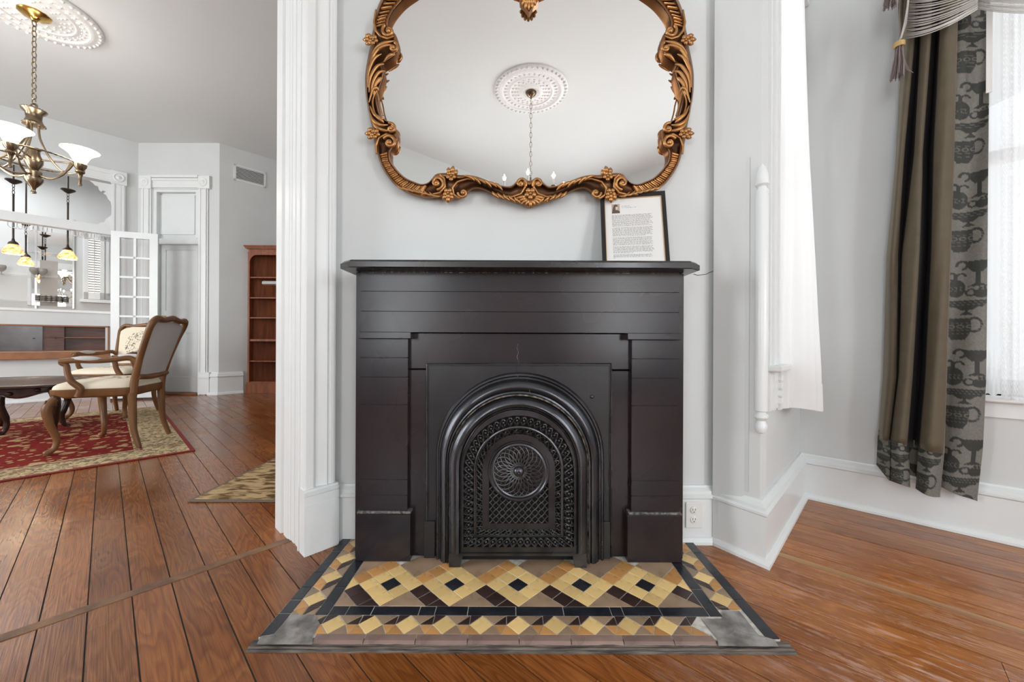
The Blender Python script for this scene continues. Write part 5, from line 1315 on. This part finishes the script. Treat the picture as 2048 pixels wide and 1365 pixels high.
bm = thing('bar_beam', P1 + V * DB + U * (jr - 1) + Vector((0, 0, 2.6)), 'white beam across the bar opening with rows of wire cup hooks beneath', 'beam')
o = MB(); o.M = Fb; o.box(ul, jr, -.10, .01, 2.56, 2.68); o.box(ul, jr, -.10, .03, 2.545, 2.56); o.build('beam', TRIM2, bm)
# scalloped fretwork plates
def fret(pts_px, nm='fretwork'):
    o = MB(); q = [on_v(px, py, DB + .03) for px, py in pts_px]; o.plate(q, V * .018); o.build(nm, TRIM2, bm)
fret([(179, 361), (223, 369), (223, 412), (221, 403), (216, 398), (213, 391), (207, 387), (212, 383), (205, 381), (203, 384), (198, 380), (196, 372), (190, 371), (186, 366)])
fret([(223, 430), (223, 460), (181, 455), (187, 450), (196, 449), (201, 445), (208, 445), (212, 438), (218, 434)])
fret([(-20, 425), (0, 425), (5, 423), (9, 426), (14, 425), (20, 429), (26, 430), (29, 434), (34, 437), (34, 440), (-20, 436)])
def zline(px, a=.05): return None
for k, px in enumerate((14, 24, 33, 46, 56, 66, 76, 85, 140, 147, 156, 166, 173, 182, 193, 201)):
    u_, _ = BU(px); b0 = P1 + V * (DB + .03 + (k % 2) * .03) + U * u_; z = 2.545; o = MB()
    o.tube([b0 + Vector((0, 0, z)), b0 + Vector((0, 0, z - .06)), b0 + Vector((0, 0, z - .085)) + U * .02, b0 + Vector((0, 0, z - .085)) + U * .07, b0 + Vector((0, 0, z - .06)) + U * .08, b0 + Vector((0, 0, z - .02)) + U * .08], .004, 6); o.build('cup_hook', STEEL, bm)
# counter panel, sill shelf and sliding-door cabinet under the opening
o = MB(); o.M = Fb; o.box(ul, jr + .0, -.16, .02, 1.30, 1.335); struct(o.build('trim_13', TRIM2))
cb = thing('sliding_cabinet', P1 + V * DB + U * (jr - 1) + Vector((0, 0, .6)), 'long wooden wall cabinet with sliding doors under the bar opening', 'cabinet')
ur = BU(219, 690)[0]; cbl = ul
o = MB(); o.M = Fb
o.box(cbl, ur, -.15, .012, 1.085, 1.105); o.box(cbl, ur, -.15, .0, .715, .73); o.box(ur - .02, ur, -.15, .012, .715, 1.105); o.box(cbl, ur, -.16, -.14, .715, 1.105); o.box(cbl, ur, -.15, -.02, .915, .925); o.build('case', OAKO, cb)
inr = MB(); inr.M = Fb; inr.box(cbl, ur - .02, -.141, -.135, .73, 1.085); inr.build('case_back', CABW, cb)
o = MB(); o.M = Fb; o.box(cbl, ur + .0, -.02, .10, .61, .712, .006); o.build('ledge', OAKO, cb)
for (pa, pb, off, m) in ((-70, 3, -.012, CABG), (2, 85, -.004, CABG), (80, 128, -.02, CABW)):
    a_, b__ = BU(pa, 690)[0], BU(pb, 690)[0]; o = MB(); o.M = Fb; o.box(a_, b__, off - .008, off, .732, 1.083); dr_ = o.build('sliding_door', m, cb)
    g = MB(); g.M = Fb; g.box(b__ - .09, b__ - .07, off, off + .002, .90, .915); g.build('finger_pull', CRACK, dr_, base=cb['_b'])

# bar room behind
DBK = 9.6
br = MB(); br.M = frame(P1 + V * DBK, U, V); br.box(-6.0, 1.2, 0, .1, 0, HCEIL); struct(br.build('wall_bar_back', PAINT))
br = MB(); br.M = frame(P1 + V * (DB + .16), U, V); br.box(.40, .5, 0, 2.6, 0, HCEIL); struct(br.build('wall_bar_side', PAINT))
br = MB(); br.M = frame(P1 + V * (DB + .16), U, V); br.box(-5.0, -4.9, 0, 2.6, 0, HCEIL); struct(br.build('wall_bar_end', PAINT))
area('bar_room_light', P1 + V * (DB + 1.5) - U * 2.2 + Vector((0, 0, 3.9)), P1 + V * (DB + 1.5) - U * 2.2, 2.5, 1.6, 60, (.97, .98, 1))
def BK(px, py, d=DBK): q = on_v(px, py, d); return (q - P1).dot(U), q.z
Fk = frame(P1 + V * DBK, U, -V)
def kbox(o, pa, pb, ya, yb, q0, q1, d=None):
    a_, z1_ = BK((pa + pb) / 2, ya); _, z0_ = BK((pa + pb) / 2, yb); o.box(BK(pa, ya)[0], BK(pb, ya)[0], q0, q1, z0_, z1_)
mp_ = thing('bar_mirror_shelf', P1 + V * DBK - U * 2 + Vector((0, 0, 1.3)), 'mirror panel with glass shelves on steel uprights behind the bar', 'shelf unit')
o = MB(); o.M = Fk; kbox(o, 56, 145, 465, 612, 0, .01); o.build('mirror_panel', MIRROR, mp_)
for p in (72.5, 147.5): o = MB(); o.M = Fk; kbox(o, p - 2, p + 2, 440, 618, .01, .035); o.build('upright', STEEL, mp_)
for yy in (509, 556, 605):
    o = MB(); o.M = Fk; _, z = BK(100, yy); o.box(BK(-60, yy)[0], BK(152, yy)[0], .01, .22, z - .006, z); o.build('glass_shelf', GLASS, mp_)
bp2 = MB(); bp2.M = Fk; kbox(bp2, 56, 116, 470, 616, -.0, .006)
o = MB(); o.M = Fk; kbox(o, 80, 116, 522, 612, .011, .014); o.build('tan_reflection', BEIGE, mp_)  # tan strip painted as the brownish column reflected in the mirror
_, zsh = BK(100, 605); _, zsh2 = BK(70, 556)
tm = None
for k, px in enumerate((77, 89, 100, 110, 121, 132)):
    u_ = BK(px, 600)[0]; b0 = P1 + V * (DBK - .12) + U * u_; t_ = thing('tumbler', (b0.x, b0.y, zsh), ('first', 'second', 'third', 'fourth', 'fifth', 'last')[k] + ' patterned tumbler from the left in the row on the lowest bar shelf', 'glass', 'tumblers on the lowest bar shelf')
    o = MB(); o.lathe((b0.x, b0.y, zsh), [(.027, 0), (.033, .12), (.031, .12), (.026, .006)], 14); o.build('bowl', GOBLET, t_)
    o = MB()
    for z in (.03, .06, .09): o.lathe((b0.x, b0.y, zsh + z), [(.031, -.008), (.0335, 0), (.0325, .008)], 14)
    o.build('dark_bands', CRACK, t_)
for px, l_ in ((5, 'leftmost smoky glass goblet on the middle bar shelf'), (70, 'smoky glass goblet just left of the steel upright behind the bar'), (87, 'smoky glass goblet just right of the steel upright behind the bar')):
    u_ = BK(px, 545)[0]; b0 = P1 + V * (DBK - .12) + U * u_; t_ = thing('goblet', (b0.x, b0.y, zsh2), l_, 'glass', 'goblets on the middle bar shelf')
    o = MB(); o.lathe((b0.x, b0.y, zsh2), [(.04, 0), (.038, .004), (.008, .01), (.007, .05), (.03, .065), (.055, .10), (.06, .14), (.052, .17), (.05, .17), (.055, .14), (.05, .105), (.0, .075)], 16); o.build('bowl', GOBLET, t_)
# shuttered window of the bar room
sw = MB(); sw.M = Fk; kbox(sw, 166, 224, 464, 603, 0, .02); kbox(sw, 160, 226, 600, 606, 0, .08); w_ = struct(sw.build('window_9', TRIM2))
BLIND = mat('daylit_pane', (1, 1, 1), .5, emit=(.95, .98, 1), estr=.85)
for (pa, pb) in ((168, 209), (212, 226)):
    o = MB(); o.M = Fk
    a_ = BK(pa, 530)[0]; b__ = BK(pb, 530)[0]; z0_, z1_ = BK(190, 599)[1], BK(190, 471)[1]
    o.box(a_, a_ + .06, .02, .05, z0_, z1_); o.box(b__ - .06, b__, .02, .05, z0_, z1_); o.box(a_, b__, .02, .05, z0_, z0_ + .13); o.box(a_, b__, .02, .05, z1_ - .10, z1_)
    sh = o.build('shutter', TRIM, w_, base=(0, 0, 0))
    g = MB(); g.M = Fk; g.box(a_ + .06, b__ - .06, .021, .023, z0_ + .13, z1_ - .10); g.build('bright_pane', BLIND, sh, base=(0, 0, 0))
    nl = 22
    for k in range(nl):
        z = z0_ + .13 + (z1_ - z0_ - .23) * (k + .5) / nl; o = MB(); o.M = Fk; o.box(a_ + .06, b__ - .06, .03, .042, z - .012, z + .012); o.build('slat', BEIGE, sh, base=(0, 0, 0))
    o = MB(); o.M = Fk; o.box((a_ + b__) / 2 - .006, (a_ + b__) / 2 + .006, .045, .055, z0_ + .13, z1_ - .1); o.build('tilt_rod', STEEL, sh, base=(0, 0, 0))
# pendants
def pendant(px, ycan, yshade, d, hw_px, label):
    can = on_v(px, ycan, d); sh = on_v(px, yshade, d); t_ = thing('pendant_lamp', can, label, 'pendant lamp', 'amber pendant lamps over the bar'); x, y = can.x, can.y
    r = ray(px, 600); sc_ = math.hypot(x, y) / y; rad = hw_px / F * y / sc_ * 1.0
    rp = MB(); rp.box(x - .01, x + .01, y - .01, y + .01, can.z, HCEIL)
    o = MB(); o.lathe((x, y, can.z), [(.01, -.05), (.03, -.04), (rad * .8, 0), (rad * .8, .012), (.01, .014)], 20); o.lathe((x, y, can.z), [(.01, 0), (.01, HCEIL - can.z)], 8); o.build('canopy', DARKMET, t_)
    o = MB(); chain(o, x, y, can.z - .19, can.z - .04, .06, .014, .004); o.tube([(x, y, can.z - .19), (x, y, sh.z + .16)], .011, 8); o.build('rod', DARKMET, t_)
    o = MB(); o.lathe((x, y, sh.z + .08), [(.055, 0), (.045, .03), (.02, .05), (.012, .085)], 16); o.build('cap', DARKMET, t_)
    o = MB(); rr = []
    for rf, h in ((.30, .09), (.55, .06), (.85, .0), (1.0, -.035), (.92, -.06)): rr.append([Vector((x + rad * rf * (1 + (.05 * math.sin(8 * 2 * PI * k / 48) if rf > .5 else 0)) * math.cos(2 * PI * k / 48), y + rad * rf * (1 + (.05 * math.sin(8 * 2 * PI * k / 48) if rf > .5 else 0)) * math.sin(2 * PI * k / 48), sh.z + h)) for k in range(48)])
    o.grid(rr, True, cu=True); o.build('glass_shade', AMBER, t_)
    o = MB(); o.ball((x, y, sh.z - .01), .035); o.build('bulb', FLAME, t_)
    point('pendant_lamp_light', (x, y, sh.z - .06), 4, .04, (1, .8, .5))
pendant(27, 362, 500, DB + .45, 23, 'leftmost amber glass pendant lamp on a dark rod behind the bar beam')
pendant(136, 381, 511, DB + .45, 20, 'rightmost amber glass pendant lamp on a dark rod behind the bar beam')
pendant(52, 447, 524, DB + 1.4, 17, 'lower amber glass pendant lamp hanging farther back between the two others')

# ================================================================== CURTAINS
def plan(px, q):      # plan point on the line parallel to wall_right at distance q into the room
    p = on_plane(px, 682.5, Cw - U * q, U); return Vector((p.x, p.y, 0))
pc = plan(1860, .12)
def yz(y): return HC + (CY - y) / F * pc.y
def ip(xs, ys, x):
    if x <= xs[0]: return ys[0]
    for i in range(len(xs) - 1):
        if x <= xs[i + 1]: t = (x - xs[i]) / (xs[i + 1] - xs[i]); return ys[i] + (ys[i + 1] - ys[i]) * t
    return ys[-1]
cur = thing('patterned_curtain', (pc.x, pc.y, yz(985)), 'long olive velvet curtain with dark stripes and a vase-patterned border, left of the lace window', 'curtain')
YS = [-80, 77, 300, 500, 752, 888, 980]
NODES = [  # left, d1 start, d1 end, d2 start, d2 end, right edge of velvet
    (1803, 1831, 1841, 1864, 1879, 1914), (1801, 1828, 1837, 1861, 1876, 1912), (1790, 1808, 1826, 1845, 1865, 1907),
    (1773, 1797, 1803, 1839, 1861, 1900), (1767, 1795, 1797, 1826, 1850, 1893), (1758, 1780, 1781, 1816, 1839, 1889), (1754, 1779, 1780, 1820, 1835, 1881)]
QN = (.07, .15, .11, .16, .07, .16, .08)
def vel_row(y):
    nd_ = [ip(YS, [n[i] for n in NODES], y) for i in range(6)]
    L, a, b_, c, d_, r = nd_
    # cross-section control points: px, q, dark?
    return [(L, .055), ((L + a) / 2 - 2, .14), (a - 1, .13), ((a + b_) / 2, .085), (b_ + 1, .125), ((b_ + c) / 2 + 2, .165), (c - 1, .15), ((c + d_) / 2, .06), (d_ + 1, .13), ((d_ + r) / 2, .17), (r - 3, .14), (r, .09)], nd_
def bottom_y(px): return 0
rows = []; mk = []; NC = 9
ylist = [-80 + (886 + 80) * i / 90 for i in range(91)]
def vel_pts(y, zoff=lambda px: 0):
    cp, nd_ = vel_row(y); c = catmull([(p[0], p[1] * 1000, 0) for p in cp], NC); row = []; m = []
    for k, p in enumerate(c):
        px = p.x; q = p.y / 1000
        q += .006 * math.sin(y * .011 + px * .09) + .004 * math.sin(y * .023 + px * .21)
        pl_ = plan(px, max(.03, q)); row.append(Vector((pl_.x, pl_.y, yz(y + zoff(px))))); m.append(1.0 if (nd_[1] - 3 <= px <= nd_[2] + 2 or nd_[3] - 2 <= px <= nd_[4] + 2) else 0.0)
    return row, m
for y in ylist:
    r, m = vel_pts(y, lambda px: 0 if y < 880 else (px - 1760) * .10); rows.append(r); mk += m
o = MB(); o.grid(rows, True); vp = o.build('velvet_panel', VELVET, cur, angle=80, mask=mk)
sol = vp.modifiers.new('thick', 'SOLIDIFY'); sol.thickness = .002
def ell(u, v, cu, cv, ru, rv): return ((u - cu) / ru) ** 2 + ((v - cv) / rv) ** 2
def ringm(u, v, cu, cv, ru, rv, w): e = math.sqrt(ell(u, v, cu, cv, ru, rv)); return abs(e - 1) < w
def motif(u, v):
    v = v % 1.0
    hit = 0
    for dv in (0, 1):
        w = v + dv - 1 if dv == 0 else v
        if 0 < w < .075 and abs(u - .50) < .49 - max(0, w - .035) * 2.2: hit = 1
        if .07 <= w < .11 and abs(u - .5) < .30 - (w - .07) * 4: hit = 1
        if .11 <= w < .165 and abs(u - .5) < .035 + max(0, (w - .125)) * 3.6: hit = 1
        if .20 < w < .445:
            k = (w - .20) / .245; hw = .33 * math.sqrt(max(0, 1 - ((k - .35) / .72) ** 2)) + (.03 if k < .08 else 0)
            if abs(u - .30) < hw: hit = 1
            if abs(u - .30) < .19 and k > .92: hit = 1
        if ringm(u, w, .70, .275, .18, .075, .18) and u > .58: hit = 1
        if .56 < w < .685 and abs(u - .77) < .29 - max(0, w - .62) * 2.6: hit = 1
        if .68 <= w < .82 and abs(u - .78) < .055: hit = 1
        if .81 <= w < .85 and abs(u - .78) < .06 + (w - .81) * 5.5: hit = 1
        if ringm(u, w, .36, .60, .14, .045, .3) and (w < .61 or u > .36): hit = 1
        if ell(u, w, .22, .862, .25, .10) < 1: hit = 1
        if .70 < w < .78 and abs(u - .20) < .05: hit = 1
        if ringm(u, w, .10, .725, .11, .040, .3) or ringm(u, w, .34, .725, .12, .03, .3) and w < .728: hit = 1
        if ell(u, w, .86, .925, .19, .052) < 1: hit = 1
        if ringm(u, w, .60, .915, .12, .034, .28): hit = 1
        if .855 < w < .90 and abs(u - .88) < .09: hit = 1
        # pale decoration inside the vases
        if hit:
            for b_ in (.022, .048, .255, .335, .375, .845, .885): 
                if abs(w - b_) < .0028: hit = .45
            if .27 < w < .32 and ringm((u * 4.2) % 1, (w - .27) / .05, .5, .5, .33, .36, .3): hit = .35
            if .855 < w < .876 and (u * 9) % 1 < .25: hit = .4
    return hit
def pat_panel(name, pxl, pxr, ya, yb, per_px, v0, qf, nu, nv, uo=0, us=1.0, botf=None):
    rows = []; mk = []
    for i in range(nv + 1):
        t = i / nv; row = []
        for j in range(nu + 1):
            s_ = j / nu; yt = ya(s_) if callable(ya) else ya; ybt = yb(s_) if callable(yb) else yb; y = yt + (ybt - yt) * t
            px = ip(YS, pxl, y) * (1 - s_) + ip(YS, pxr, y) * s_; p = plan(px, qf(s_, y)); row.append(Vector((p.x, p.y, yz(y)))); mk.append(motif(uo + s_ * us, (y - v0) / per_px))
        rows.append(row)
    o = MB(); o.grid(rows, True); b_ = o.build(name, FAB_PAT, cur, angle=80, mask=mk); m_ = b_.modifiers.new('thick', 'SOLIDIFY'); m_.thickness = .0015; return b_
ragged = lambda y: 1.0 * math.sin(y * .5) + .8 * math.sin(y * 1.3)
pat_panel('vase_border', [1908, 1906, 1902, 1896, 1889, 1886, 1880], [1978, 1977, 1975.5, 1974, 1972, 1966, 1956], -80, lambda s: 968 + 20 * s, 172, 600, lambda s, y: .10 + .018 * math.sin(s * 5 + y * .006) - .02 * s, 66, 620)
pat_panel('patterned_cuff', [1803, 1801, 1790, 1773, 1766, 1757, 1753], [1831, 1829, 1809, 1797, 1797, 1782, 1780], lambda s: 872 + 14 * s, lambda s: 948 + 22 * s, 120, 800, lambda s, y: .075 + .075 * s, 24, 70, .2, .6)
pat_panel('patterned_cuff', [1803, 1801, 1790, 1773, 1790, 1779, 1779], [1831, 1829, 1809, 1797, 1830, 1818, 1821], 887, lambda s: 970 + 8 * s - 4 * math.sin(s * 3), 150, 760, lambda s, y: .135 + .04 * math.sin(s * PI), 28, 70, .1, .75)
pat_panel('patterned_cuff', [1803, 1801, 1790, 1773, 1850, 1818, 1820], [1831, 1829, 1809, 1797, 1850, 1840, 1836], 885, 960, 150, 700, lambda s, y: .055 + .02 * s, 10, 40, .5, .3)
pat_panel('patterned_cuff', [1803, 1801, 1790, 1773, 1850, 1839, 1833], [1831, 1829, 1809, 1797, 1890, 1890, 1881], lambda s: 890 + 5 * s, lambda s: 979 + 8 * s, 165, 745, lambda s, y: .12 + .05 * math.sin(s * PI), 40, 70, .15, .95)
# rod above the frame
o = MB(); a_, b_ = plan(1770, .11), plan(2300, .11); zr = yz(-85); o.tube([a_ + Vector((0, 0, zr)), b_ + Vector((0, 0, zr))], .016, 12); rod = tag(o.build('curtain_rod', DARKMET), 'dark rod above the right window carrying the velvet curtain', 'curtain rod')

# swag of silver strands
sw_ = thing('fringed_swag', plan(1870, .2) + Vector((0, 0, yz(20))), 'draped swag of many silvery grey cords hanging over the top of the olive curtain', 'swag')
def c6(x, y): return (1700 + x / 2.73, y / 2.73)
def strandP(px, py, q): p = plan(px, q); return Vector((p.x, p.y, HC + (CY - py) / F * p.y))
rnd = random.Random(9); o = MB()
for k in range(34):
    t = k / 33; sx, sy = 318 - 50 * t, -120 + 322 * t; ex, ey = 694 - 6 * t, -150 + 188 * t
    pts = []
    sag = 26 + 34 * t + rnd.uniform(-8, 8)
    for i in range(9):
        f = i / 8; x = sx + (ex - sx) * f; y = sy + (ey - sy) * f + sag * 4 * f * (1 - f) * (1.0 - .25 * f) * .62; px, py = c6(x, y); pts.append(strandP(px, py, .17 + .05 * math.sin(PI * f) + rnd.uniform(-.006, .006)))
    o.tube(catmull(pts, 2), rnd.uniform(.0016, .0027), 5)
for k in range(14):
    t = k / 13; pts = []
    for i in range(9):
        f = i / 8; x = 690 + 560 * f; y = -60 + 98 * t + (20 + 22 * t) * 4 * f * (1 - f) * .6 - 8 * f; px, py = c6(x, y); pts.append(strandP(px, py, .16 + .05 * math.sin(PI * f)))
    o.tube(catmull(pts, 2), rnd.uniform(.0014, .0026), 5)
o.build('cords', SILVERF, sw_)['kind'] = 'stuff'
o = MB(); rows = []
for i in range(13):
    f = i / 12; y = -140 + 345 * f; xl_, xr_ = 262 + 4 * math.sin(f * 9), 314 - 40 * f ** 2 + 4; row = []
    for j in range(7): x = xl_ + (xr_ - xl_) * j / 6; px, py = c6(x, y + 4 * j); row.append(strandP(px, py, .20 + .02 * math.sin(j * 1.9)))
    rows.append(row)
o.grid(rows, True); g_ = o.build('velvet_cascade', VELVET, sw_, mask=[0] * (13 * 7)); m_ = g_.modifiers.new('thick', 'SOLIDIFY'); m_.thickness = .003
o = MB(); o.tube([strandP(*c6(316, -130), .225), strandP(*c6(306, 20), .225), strandP(*c6(292, 110), .225), strandP(*c6(270, 200), .225)], .0032, 6); o.tube([strandP(*c6(324, -130), .22), strandP(*c6(300, 110), .22), strandP(*c6(272, 205), .22)], .0025, 6); o.build('edge_cord', SILVERF, sw_)
def tassel(px, py, q, label):
    c = strandP(px, py, q); t_ = thing('tassel', c, label, 'tassel'); o = MB()
    for k in range(5): o.tube([c + Vector((.017 * math.cos(a), .017 * math.sin(a), -.006 + .004 * k)) for a in [2 * PI * i / 14 for i in range(14)]], .0045, 6, closed=True)
    o.ball(c + Vector((0, 0, .006)), .016, 1, 1, .8); o.build('gold_knot', mat('gold_cord', (.50, .34, .13), .5, metal=.2), t_)
    o = MB(); rnd = random.Random(4)
    for k in range(46):
        a = rnd.uniform(0, 2 * PI); r0, r1 = .014 * math.sqrt(rnd.random()), .026 * math.sqrt(rnd.random()); L = rnd.uniform(.145, .165)
        o.tube([c + Vector((r0 * math.cos(a), r0 * math.sin(a), -.008)), c + Vector((r1 * .8 * math.cos(a) - .004, r1 * .8 * math.sin(a), -L * .55)), c + Vector((r1 * math.cos(a) - .012, r1 * math.sin(a), -L))], .0019, 4)
    for k in range(3): o.tube(catmull([c + Vector((.008, 0, -.02)), c + Vector((.02 + .003 * k, 0, -.07)), c + Vector((.035 + .006 * k, 0, -.115)), c + Vector((.055 + .006 * k, 0, -.125 - .003 * k))], 3), .0016, 4)
    o.build('silk_skirt', TASSEL, t_)['kind'] = 'stuff'
    o = MB(); o.tube([c + Vector((0, 0, .01)), c + Vector((.006, .0, .04))], .003, 6); o.build('hanging_cord', SILVERF, t_)
tassel(1796, 87, .225, 'mauve silk tassel with a gold knot hanging at the lower left tip of the swag')
tassel(1781, -55, .24, 'mauve silk tassel cut off at the top of the picture, above the hanging one')

# lace curtain behind
def cloth(name, pts_px, y0, y1f, qf, m, parent, nu, nv, maskf):
    rows = []; mk = []
    for i in range(nv + 1):
        row = []
        for j in range(nu + 1):
            s_ = j / nu; px = pts_px[0] + (pts_px[1] - pts_px[0]) * s_; y = y0 + (y1f(s_) - y0) * i / nv; p = plan(px, qf(s_, y)); row.append(Vector((p.x, p.y, HC + (CY - y) / F * p.y))); mk.append(maskf(s_, y))
        rows.append(row)
    o = MB(); o.grid(rows, True); return o.build(name, m, parent, mask=mk, angle=80)
lc = thing('lace_curtain', plan(2010, .05) + Vector((0, 0, .7)), 'white lace curtain with a scalloped floral edge in the right window', 'lace curtain')
def lacem(s_, y):
    v = math.sin(s_ * 40 + 3 * math.sin(y * .11)) * math.sin(y * .28 + 2 * math.sin(s_ * 19)); e = .35 + (.4 if y > 640 else 0) * (1 if abs(v) > .35 else .2) + (.3 if abs(v) > .7 else 0)
    if abs(s_ - .5) < .06 and (y * .12) % 1 < .2: e = .9
    return min(1, max(0, e))
cloth('lace_strip', (2003, 2039), -80, lambda s: 793 + 5 * s, lambda s, y: .055 + .012 * math.sin(s * 7), LACE, lc, 40, 260, lacem)
cloth('sheer_panel', (1958, 2003), -80, lambda s: 786 + 3 * math.sin(s * 12), lambda s, y: .04 + .01 * math.sin(s * 9), LACE, lc, 20, 120, lambda s, y: .25 + (.4 if y > 700 else 0) * (math.sin(s * 30) > 0) + (.5 if y > 732 else 0))
cloth('sheer_panel', (2039, 2160), -80, lambda s: 790 + 3 * math.sin(s * 12), lambda s, y: .04 + .01 * math.sin(s * 9), LACE, lc, 20, 120, lambda s, y: .3 + (.5 if y > 732 else 0))
a_ = strandP(1967, 12, .135); b_ = strandP(1976, 181, .125); o = MB(); o.box(-.009, .009, -.002, .002, 0, a_.z - b_.z); wd = o.build('clear_wand', PLASTIC); wd.location = (b_.x, b_.y, b_.z); wd.rotation_euler = (0, 0, R(-43)); tag(wd, 'pale plastic pull strip hanging down over the top of the patterned border', 'curtain wand')

# white cotton curtain over the bay window
wcu = thing('white_curtain', Bw + bc * .5 + WN * .1 + Vector((0, 0, .6)), 'plain white cotton curtain billowing into the corner beside the bay window', 'curtain')
rows = []; NV, NU = 90, 60
for i in range(NV + 1):
    f = i / NV; z = 2.86 - (2.86 - .585) * f; row = []
    g = ip([0, .25, .45, .62, .8, .92, 1], [.12, .33, .52, .68, .84, .96, 1.0], f)
    cp = [(.285, .010), (.30, .028 + .008 * g), (.335, .03 + .030 * g), (.375, .030 + .088 * g), (.43, .035 + .112 * g), (.50, .03 + .118 * g), (.58, .028 + .100 * g), (.66, .03 + .085 * g), (.74, .025 + .075 * g), (.82, .02 + .060 * g)]
    c = catmull([(a, b_, 0) for a, b_ in cp], 7)
    for k, p in enumerate(c): q = Bw + bc * p.x + WN * (p.y + .004 * math.sin(k * .9 + f * 6)); row.append(Vector((q.x, q.y, z + .012 * math.sin(k * .13) * f)))
    rows.append(row)
o = MB(); o.grid(rows, True); b_ = o.build('cotton_panel', SHEER, wcu, angle=80)
rows2 = [[p + WN * .0025 for p in r] for r in rows[-6:]]; o = MB(); o.grid(rows2, True); o.build('hem', SHEER, wcu, angle=80)
o = MB(); z = 2.88; o.tube([Bw + bc * .2 + WN * .03 + Vector((0, 0, z)), Bw + bc * .88 + WN * .03 + Vector((0, 0, z))], .008, 8); o.build('rod', STEEL, wcu)
